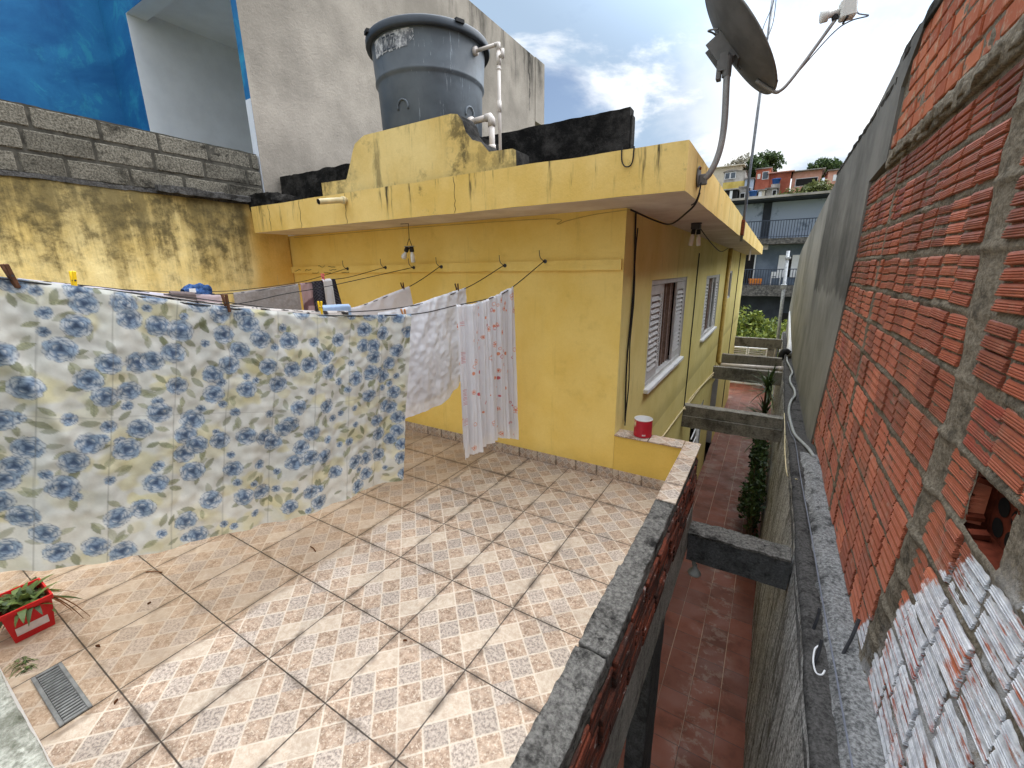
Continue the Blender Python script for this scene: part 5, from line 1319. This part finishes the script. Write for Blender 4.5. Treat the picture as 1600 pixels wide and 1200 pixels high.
# lines
GW = 'washing lines hooked to the house wall'
wl = [((-1.60, 3.145, 1.765), [(-1.661, 2.761, 1.588), (-1.70, 2.551, 1.524), (-1.765, 2.205, 1.490), (-1.829, 1.853, 1.462), (-1.937, 1.271, 1.509), (-2.011, .868, 1.582), (-2.106, .359, 1.70), (-2.20, -.4, 1.85)], 'nearest washing line carrying the floral sheet and the curtain'),
      ((-1.981, 3.145, 1.738), [(-2.068, 2.727, 1.577), (-2.156, 2.254, 1.479), (-2.25, 1.75, 1.470), (-2.342, 1.248, 1.529), (-2.45, .60, 1.665), (-2.62, -.4, 1.84)], 'second washing line carrying the plain white sheet'),
      ((-2.68, 3.145, 1.737), [(-2.753, 2.806, 1.578), (-2.843, 2.318, 1.439), (-2.90, 2.02, 1.41), (-3.065, 1.117, 1.596), (-3.165, .58, 1.693), (-3.3, -.4, 1.84)], 'washing line carrying the white cloth with the fringed corner'),
      ((-3.027, 3.145, 1.735), [(-3.188, 2.329, 1.599), (-3.25, 1.98, 1.552), (-3.338, 1.52, 1.49), (-3.45, .9, 1.56), (-3.6, -.4, 1.84)], 'washing line hooked to the wall below the hanging bulbs'),
      ((-3.415, 3.145, 1.74), [(-3.488, 2.804, 1.668), (-3.52, 2.63, 1.645), (-3.582, 2.298, 1.611), (-3.675, 1.80, 1.556), (-3.755, 1.365, 1.572), (-3.868, .751, 1.678), (-4.0, -.4, 1.86)], 'washing line carrying the grey towel'),
      ((-4.0, 3.145, 1.735), [(-4.09, 3.03, 1.70), (-4.161, 2.672, 1.612), (-4.253, 2.174, 1.56), (-4.29, 1.95, 1.555), (-4.34, 1.70, 1.56), (-4.44, 1.167, 1.62), (-4.6, -.4, 1.84)], 'farthest washing line carrying the jeans')]
for h0, P_, lab in wl: tag(obj('washing_line', MB().tube(bez([h0] + [(a, b, c - .009) for a, b, c in P_], 6), .0035, 6), 'black_rubber'), lab, 'washing line', GW)
# pegs
def peg(p, mt, lab, lean=0.0, yaw=.18):
    t = thing('clothes_peg', lab, 'peg', p, 'pegs on the washing lines'); p = Vector(p); M_ = Matrix.Translation(p) @ Matrix.Rotation(yaw, 4, 'Z') @ Matrix.Rotation(lean, 4, 'X')
    for s_ in (-1, 1):
        b = MB().bbox(.004 if s_ > 0 else -.012, .012 if s_ > 0 else -.004, -.006, .006, -.035, .042, .002)
        M2 = M_ @ Matrix.Rotation(s_ * .10, 4, 'Y'); b.v = [tuple(M2 @ Vector(q)) for q in b.v]; obj('jaw', b, mt, t)
    b = MB().tube([M_ @ Vector((-.013, 0, .004)), M_ @ Vector((.013, 0, .004))], .004, 8); obj('spring', b, 'steel_dark', t)
peg((-2.103, .372, 1.697), 'peg_wood', 'brown wooden peg at the left end of the floral sheet', .2)
peg((-2.452, .600, 1.676), 'peg_yellow', 'yellow peg holding the animal print cloth near the left end of the floral sheet', -.1)
peg((-1.835, 1.815, 1.450), flat('peg_tan', sr(186, 134, 88), .8, .2), 'light wooden peg near the right corner of the floral sheet', .25)
peg((-2.085, 2.64, 1.567), 'peg_wood', 'dark peg on the plain white sheet beside the curtain', .3)
peg((-2.765, 2.745, 1.568), 'peg_wood', 'dark peg on the white cloth with the fringed corner', .3)
peg((-3.53, 2.52, 1.650), 'peg_pink', 'pink peg on the white garment over the plaid shorts', .1)
peg((-2.28, 1.585, 1.495), 'peg_yellow', 'yellow peg just above the middle right of the floral sheet', 0)
peg((-1.998, .945, 1.575), 'peg_wood', 'small dark peg on the floral sheet below the pale pink pillow case', .1)

# ------------------------------------------------------------------ background
Y0 = 32.0
B = thing('apartment_house', 'blue grey house with two railed balconies behind the end of the alley', 'house', (0, Y0 + 3, -3.6))
m = MB(); m.add([(-9, Y0, .3), (9, Y0, .3), (9, Y0, 3.1), (-9, Y0, 3.1)], [(0, 1, 2, 3)]); m.box(-9, 9, Y0 + .01, Y0 + 9, -3.6, 5.5); obj('lower_wall', m, 'slate_blue', B)
m = MB(); m.box(-9.02, 9.02, Y0 - .03, Y0 + .3, 3.36, 5.5); obj('upper_wall', m, 'pale_blue', B)
m = MB(); m.prism([(Y0 - 1.3, 5.52), (Y0 - 1.3, 5.66), (Y0 + 9.3, 5.95), (Y0 + 9.3, 5.52)], 0, -9.4, 9.4); obj('roof', m, 'slate_dark', B)
m = MB(); m.box(-9.4, 9.4, Y0 - 1.42, Y0 - 1.301, 5.60, 5.72); obj('gutter', m, 'far_grey', B)
for z0, z1 in ((3.02, 3.36), (-.02, .62)):
    m = MB(); m.rough(-9, 9, Y0 - 1.2, Y0 - .04, z0, z1, .3, .02, 2); obj('balcony_slab', m, 'stone_clad', B)
m = MB()
for x in (-4.6, -.95, 2.7): m.box(x - .22, x + .22, Y0 - .10, Y0 - .035, 3.37, 5.5); m.box(x - .2, x + .2, Y0 - .08, Y0 - .035, -3.6, -.03)
split('pillar', m, 'slate_dark', B)
for z, hh in ((3.36, 1.0), (.62, .95)):
    m = MB(); m.tube([(-9, Y0 - 1.12, z + hh), (9, Y0 - 1.12, z + hh)], .03, 6); m.tube([(-9, Y0 - 1.12, z + .08), (9, Y0 - 1.12, z + .08)], .02, 6)
    for k in range(131): x = -9 + k * .1385; m.box(x - .016, x + .016, Y0 - 1.135, Y0 - 1.105, z + .001, z + hh)
    obj('railing', m, 'rail_dark', B)
m = MB(); m.box(-9, 9, Y0 - .10, Y0 - .02, -3.6, -.05); obj('ground_floor', m, 'slate_dark', B)
m = MB()
for x in (-1.5, 1.2): m.box(x - .7, x + .7, Y0 - .15, Y0 - .102, -3.5, -1.1)
split('garage_opening', m, 'far_dark', B)
m = MB(); m.box(-1.85, -1.30, Y0 - .05, Y0 - .004, .63, 2.55); dr = obj('door', m, 'far_dark', B)
m = MB(); m.box(-2.45, -1.86, Y0 - .07, Y0 - .004, .63, 2.6); m.box(-1.29, -1.22, Y0 - .07, Y0 - .004, .63, 2.55); split('door_frame', m, 'white_paint', dr)
m = MB(); m.box(.46, 1.12, Y0 - .04, Y0 - .004, 1.1, 2.35); wd = obj('window', m, 'far_dark', B)
m = MB(); m.box(.02, .50, Y0 - .09, Y0 - .041, 1.08, 2.4); m.box(.72, 1.40, Y0 - .09, Y0 - .041, 1.08, 2.4); split('shutter', m, 'white_paint', wd)
m = MB(); m.rough(-.95, -.62, Y0 - 1.0, Y0 - .7, 2.72, 3.0, .15, .02, 3); obj('bracket', m, 'far_grey', B)
m = MB(); m.rough(-1.42, -.72, Y0 - .95, Y0 - .75, .63, 1.02, .08, .03, 5); tag(obj('orange_cloth', m, 'orange_cloth', smooth=True), 'orange cloth heaped on the lower balcony of the blue grey house', 'cloth')
t = thing('balcony_chair', 'white chair on the lower balcony of the blue grey house', 'chair', (.0, Y0 - .7, .62))
m = MB()
for x in (-.28, .22): m.box(x, x + .06, Y0 - .75, Y0 - .70, .63, 1.42)
for x in (-.28, .22): m.box(x, x + .06, Y0 - .35, Y0 - .30, .63, 1.05)
split('leg', m, 'white_paint', t); m = MB().box(-.29, .29, Y0 - .76, Y0 - .29, 1.051, 1.09); obj('seat', m, 'white_paint', t); m = MB().box(-.219, .219, Y0 - .74, Y0 - .71, 1.15, 1.42); obj('backrest', m, 'white_paint', t)

def far_house(lab, x0, x1, y, z0, z1, wm, dep=6, wins=(), roof='flat', rm='far_roof', base=None, extra=None):
    t = thing('hillside_house', lab, 'house', ((x0 + x1) / 2, y + dep / 2, z0 - 3), 'houses on the hillside')
    m = MB(); m.box(x0, x1, y, y + dep, z0 - 3, z1); obj('wall', m, wm, t)
    if base: m = MB(); m.box(x0 - .05, x1 + .05, y - .05, y + .2, z0 - 3, base[0]); obj('lower_wall', m, base[1], t)
    m = MB()
    if roof == 'flat': m.box(x0 - .2, x1 + .2, y - .3, y + dep, z1 + .001, z1 + .18)
    elif roof == 'shed': m.prism([(y - .8, z1 + .02), (y - .8, z1 + .14), (y + dep, z1 + .9), (y + dep, z1 + .02)], 0, x0 - .4, x1 + .4)
    elif roof == 'arch':
        P_ = [(x0 - .2 + (x1 - x0 + .4) * k / 12, z1 - .001 + .9 * math.sin(math.pi * (.25 + .75 * k / 12)) - .6) for k in range(13)]
        P_ = [(a, max(b, z1 + .001)) for a, b in P_]; m.prism([*P_, (x1 + .2, z1 - .0), (x0 - .2, z1 - .0)], 1, y - .2, y + dep)
    obj('roof', m, rm, t)
    for (a, b, c, d, k) in wins:
        f = MB().box(a - .08, b + .08, y - .07, y - .02 if not base else y - .07 + .012, c - .08, d + .08); fo = obj('window', f, 'white_paint', t)
        g = MB().box(a, b, y - .10, y - .071, c, d); obj('pane', g, k, fo)
    return t
yf = 90.0
far_house('pale house with curved roof line and white veranda left of the red brick houses', -10.1, -6.75, yf, 15.7, 18.0, 'far_grey', wins=[(-9.9, -9.2, 16.9, 17.8, 'far_glass'), (-9.0, -8.3, 16.9, 17.8, 'far_glass')], roof='arch', base=(16.3, 'far_yellow'))
far_house('cream house at the left top of the hill behind the curved roof', -14, -8.0, yf + 8, 18, 20.3, 'far_cream', roof='shed', rm='far_cream')
far_house('tall red brick house with one white framed window on the hillside', -5.15, -3.0, yf + 1, 14.5, 18.0, 'far_brick', wins=[(-4.8, -4.55, 16.6, 17.2, 'far_cream'), (-4.1, -3.3, 16.4, 17.5, 'far_glass')])
far_house('lower red brick house with pale sloping roof joined to the tall brick one', -2.98, .1, yf + 1.2, 14.5, 17.1, 'far_brick', roof='shed', rm='far_pink')
far_house('beige block house with white shuttered window under the tall brick house', -5.8, -3.3, yf - 3, 12.0, 14.0, 'far_cream', wins=[(-4.6, -4.25, 12.9, 13.8, 'far_dark'), (-4.2, -3.8, 12.9, 13.8, 'white_paint')])
far_house('open fronted house with white gutter and pink wall at the top right of the hill', .3, 4.4, yf + 2, 15.4, 17.1, 'far_pink', wins=[(.9, 3.9, 14.9, 16.0, 'far_dark')], roof='shed', rm='far_grey')
far_house('small pale pink house at the right edge of the hilltop', 5.2, 11, yf + 1, 14.8, 16.6, 'far_pink', wins=[(6.0, 7.0, 15.1, 15.9, 'white_paint')])
far_house('dark carport house with white posts below the curved roof house', -10.5, -7.2, yf - 6, 11.5, 14.1, 'far_dark', wins=[(-8.2, -7.95, 11.6, 13.9, 'white_paint')], rm='far_grey')
far_house('white fronted shack left of the beige house', -7.0, -6.0, yf - 4, 12.5, 14.6, 'far_grey', wins=[(-6.8, -6.2, 13.0, 13.7, 'far_dark')])
far_house('small shack with pale blue board front left of the tall brick house', -6.6, -5.3, yf - 1, 14.2, 16.3, 'pale_blue', wins=[(-6.4, -5.6, 14.3, 14.9, 'far_dark')])
far_house('grey block house beside the beige house', -3.2, -1.6, yf - 2, 11, 14.3, 'far_grey', wins=[(-2.2, -1.7, 13.2, 14.0, 'far_dark')])
def far_tank(x, y, z, lab): 
    m = MB(); m.lathe([(0, z), (.5, z), (.62, z + .75), (.68, z + .76), (.68, z + .85), (0, z + .98)], (x, y, 0), 20); tag(obj('roof_tank', m, 'tank_blue', smooth=True), lab, 'water tank', 'blue tanks on the hillside')
m = MB(); m.box(-2.6, -1.3, yf - .6, yf + .6, 12, 15.2); tag(obj('tank_stand', m, 'far_grey'), 'grey block stand carrying the upper blue tank beside the brick house', 'stand')
far_tank(-1.95, yf, 15.21, 'upper blue water tank in front of the lower red brick house'); far_tank(-4.9, yf - 5, 12.9, 'lower blue water tank in front of the beige block house')
m = MB(); m.box(-5.7, -4.1, yf - 5.8, yf - 4.2, 8, 12.89); tag(obj('tank_stand', m, 'far_grey'), 'grey block stand carrying the lower blue tank', 'stand')
GT = 'trees on the hilltop'
tree('tree', 'thin pale tree with sparse crown left of the mast on the hilltop', 'tree', (-8.6, yf + 12, 15.5), 7.6, (2.4, 2.2, 2.0), 800, .30, 'bare_leaf', GT, 16, .16)
tree('tree', 'dark green full tree behind the tall brick house', 'tree', (-5.2, yf + 12, 15.5), 7.3, (3.4, 2.6, 2.6), 3200, .42, 'tree_leaf', GT, 22, .3)
tree('tree', 'spiky dark tree at the right of the open fronted house', 'tree', (5.6, yf + 12, 14.5), 6.3, (2.6, 2.2, 2.2), 1800, .40, 'tree_leaf', GT, 16, .25)
tree('bush', 'wide olive green bush below the open fronted hillside house', 'bush', (2.3, yf - 4, 9.0), 5.3, (3.7, 2.2, 2.3), 6500, .30, 'olive_leaf', None, 40, .2)

# ------------------------------------------------------------------ light, sky, camera
wd_ = bpy.data.worlds.new('World'); sc.world = wd_; wd_.use_nodes = True; nt = wd_.node_tree; nt.nodes.clear()
SUN_EL, SUN_AZ = 58.0, 32.0     # azimuth measured from +Y towards +X
sky = nt.nodes.new('ShaderNodeTexSky'); sky.sky_type = 'NISHITA'; sky.sun_disc = False; sky.sun_elevation = R(SUN_EL); sky.sun_rotation = R(SUN_AZ); sky.air_density = 1.0; sky.dust_density = 1.5; sky.ozone_density = 1.0
N = NT(nt); tc = nt.nodes.new('ShaderNodeTexCoord'); sx = nt.nodes.new('ShaderNodeSeparateXYZ'); nt.links.new(tc.outputs['Generated'], sx.inputs[0])
dx_, dy_, dz_ = [S(nt, o) for o in sx.outputs]
k_ = dz_.max(0.0) + .42
v_ = N.vec(dx_ / k_ * 1.25 + 3.1, dy_ / k_ * 1.25, dz_ * 2.2)
c1 = N.noise(1.25, 9, .58, v_, .25); c2 = N.noise(3.4, 7, .6, v_, .3); c3 = N.noise(.62, 3, .5, v_)
cov = (c1 * .62 + c3 * .42 + c2 * .10)
def blob(ax, ay, az, lo, hi):
    l = math.sqrt(ax * ax + ay * ay + az * az); d = dx_ * (ax / l) + dy_ * (ay / l) + dz_ * (az / l); return d.sm(lo, hi)
hi = blob(.10, .97, .17, .90, .995)          # bright bank of cloud over the alley
gap = blob(-.06, .93, .34, .975, .999)
cov = cov + hi * .065 + blob(.03, .955, .29, .98, .999) * .05 + blob(-.33, .86, .40, .90, .99) * .05
cl = cov.sm(.49, .57); thick_ = cov.sm(.60, .74)
grey_ = (N.noise(2.3, 7, .58, v_, .4) * .8 + c2 * .25 + blob(.03, .955, .29, .985, .9985) * .16 + blob(-.33, .86, .40, .90, .985) * .12 - blob(.12, .98, .16, .93, .995) * .08).sm(.50, .62)
bg = nt.nodes.new('ShaderNodeBackground')
cloudc = N.mix(grey_, (.94, .97, 1.0), (.38, .50, .65)); cloudc = N.mix(hi * thick_ * .7, cloudc, (1.1, 1.09, 1.07))
glow = blob(math.sin(R(SUN_AZ)) * math.cos(R(62)), math.cos(R(SUN_AZ)) * math.cos(R(62)), math.sin(R(62)), .58, 1.0)   # sky glow around the sun, added out of view to light the terrace
cloudc = N.mix(1.0, cloudc, N.vec(*[glow * 4.2 + dz_.sm(.45, .95) * 1.6 + 1.0] * 3), 'MULTIPLY')  # high sky brightened too, as unseen fill light
cl = cl.max(glow.sm(0, .3)).max(dz_.sm(.5, .8) * .8)
skc = nt.nodes.new('ShaderNodeMix'); skc.data_type = 'RGBA'; skc.blend_type = 'MULTIPLY'; skc.inputs[0].default_value = 1.0
nt.links.new(sky.outputs[0], skc.inputs[6]); skc.inputs[7].default_value = (1, 1, 1, 1)
SKY_K = .10
mulc = N.mix(cl * .92, S(nt, skc.outputs[2]), N.mix(1.0, cloudc, (1 / SKY_K,) * 3, 'MULTIPLY'))
nt.links.new(mulc.s, bg.inputs[0]); bg.inputs[1].default_value = SKY_K
ou = nt.nodes.new('ShaderNodeOutputWorld'); nt.links.new(bg.outputs[0], ou.inputs[0])
sun = bpy.data.lights.new('sun', 'SUN'); sun.energy = .5; sun.angle = R(80); sun.color = (1, .96, .90)
so = lnk(bpy.data.objects.new('sun', sun)); dv = Vector((math.sin(R(SUN_AZ)) * math.cos(R(SUN_EL)), math.cos(R(SUN_AZ)) * math.cos(R(SUN_EL)), math.sin(R(SUN_EL))))
so.rotation_euler = dv.to_track_quat('Z', 'Y').to_euler(); so.location = dv * 40
cam = bpy.data.cameras.new('camera'); co = lnk(bpy.data.objects.new('camera', cam)); sc.camera = co
cam.sensor_width = 36; cam.lens = 662.437 / 1600 * 36; cam.clip_start = .02; cam.clip_end = 4000
r_ = Vector((.85622682, .51647449, -.01139046)); u_ = Vector((-.12454194, .22776753, .965718)); f_ = Vector((-.50136309, .82545506, -.2593434))
co.matrix_world = Matrix(((r_.x, u_.x, -f_.x, 0), (r_.y, u_.y, -f_.y, 0), (r_.z, u_.z, -f_.z, 1.7), (0, 0, 0, 1)))
vs_ = sc.view_settings; vs_.view_transform = 'Standard'; vs_.look = 'None'; vs_.exposure = .36; vs_.gamma = 1; vs_.use_curve_mapping = False
sc.cycles.max_bounces = 8; sc.cycles.diffuse_bounces = 5; sc.cycles.use_denoising = True
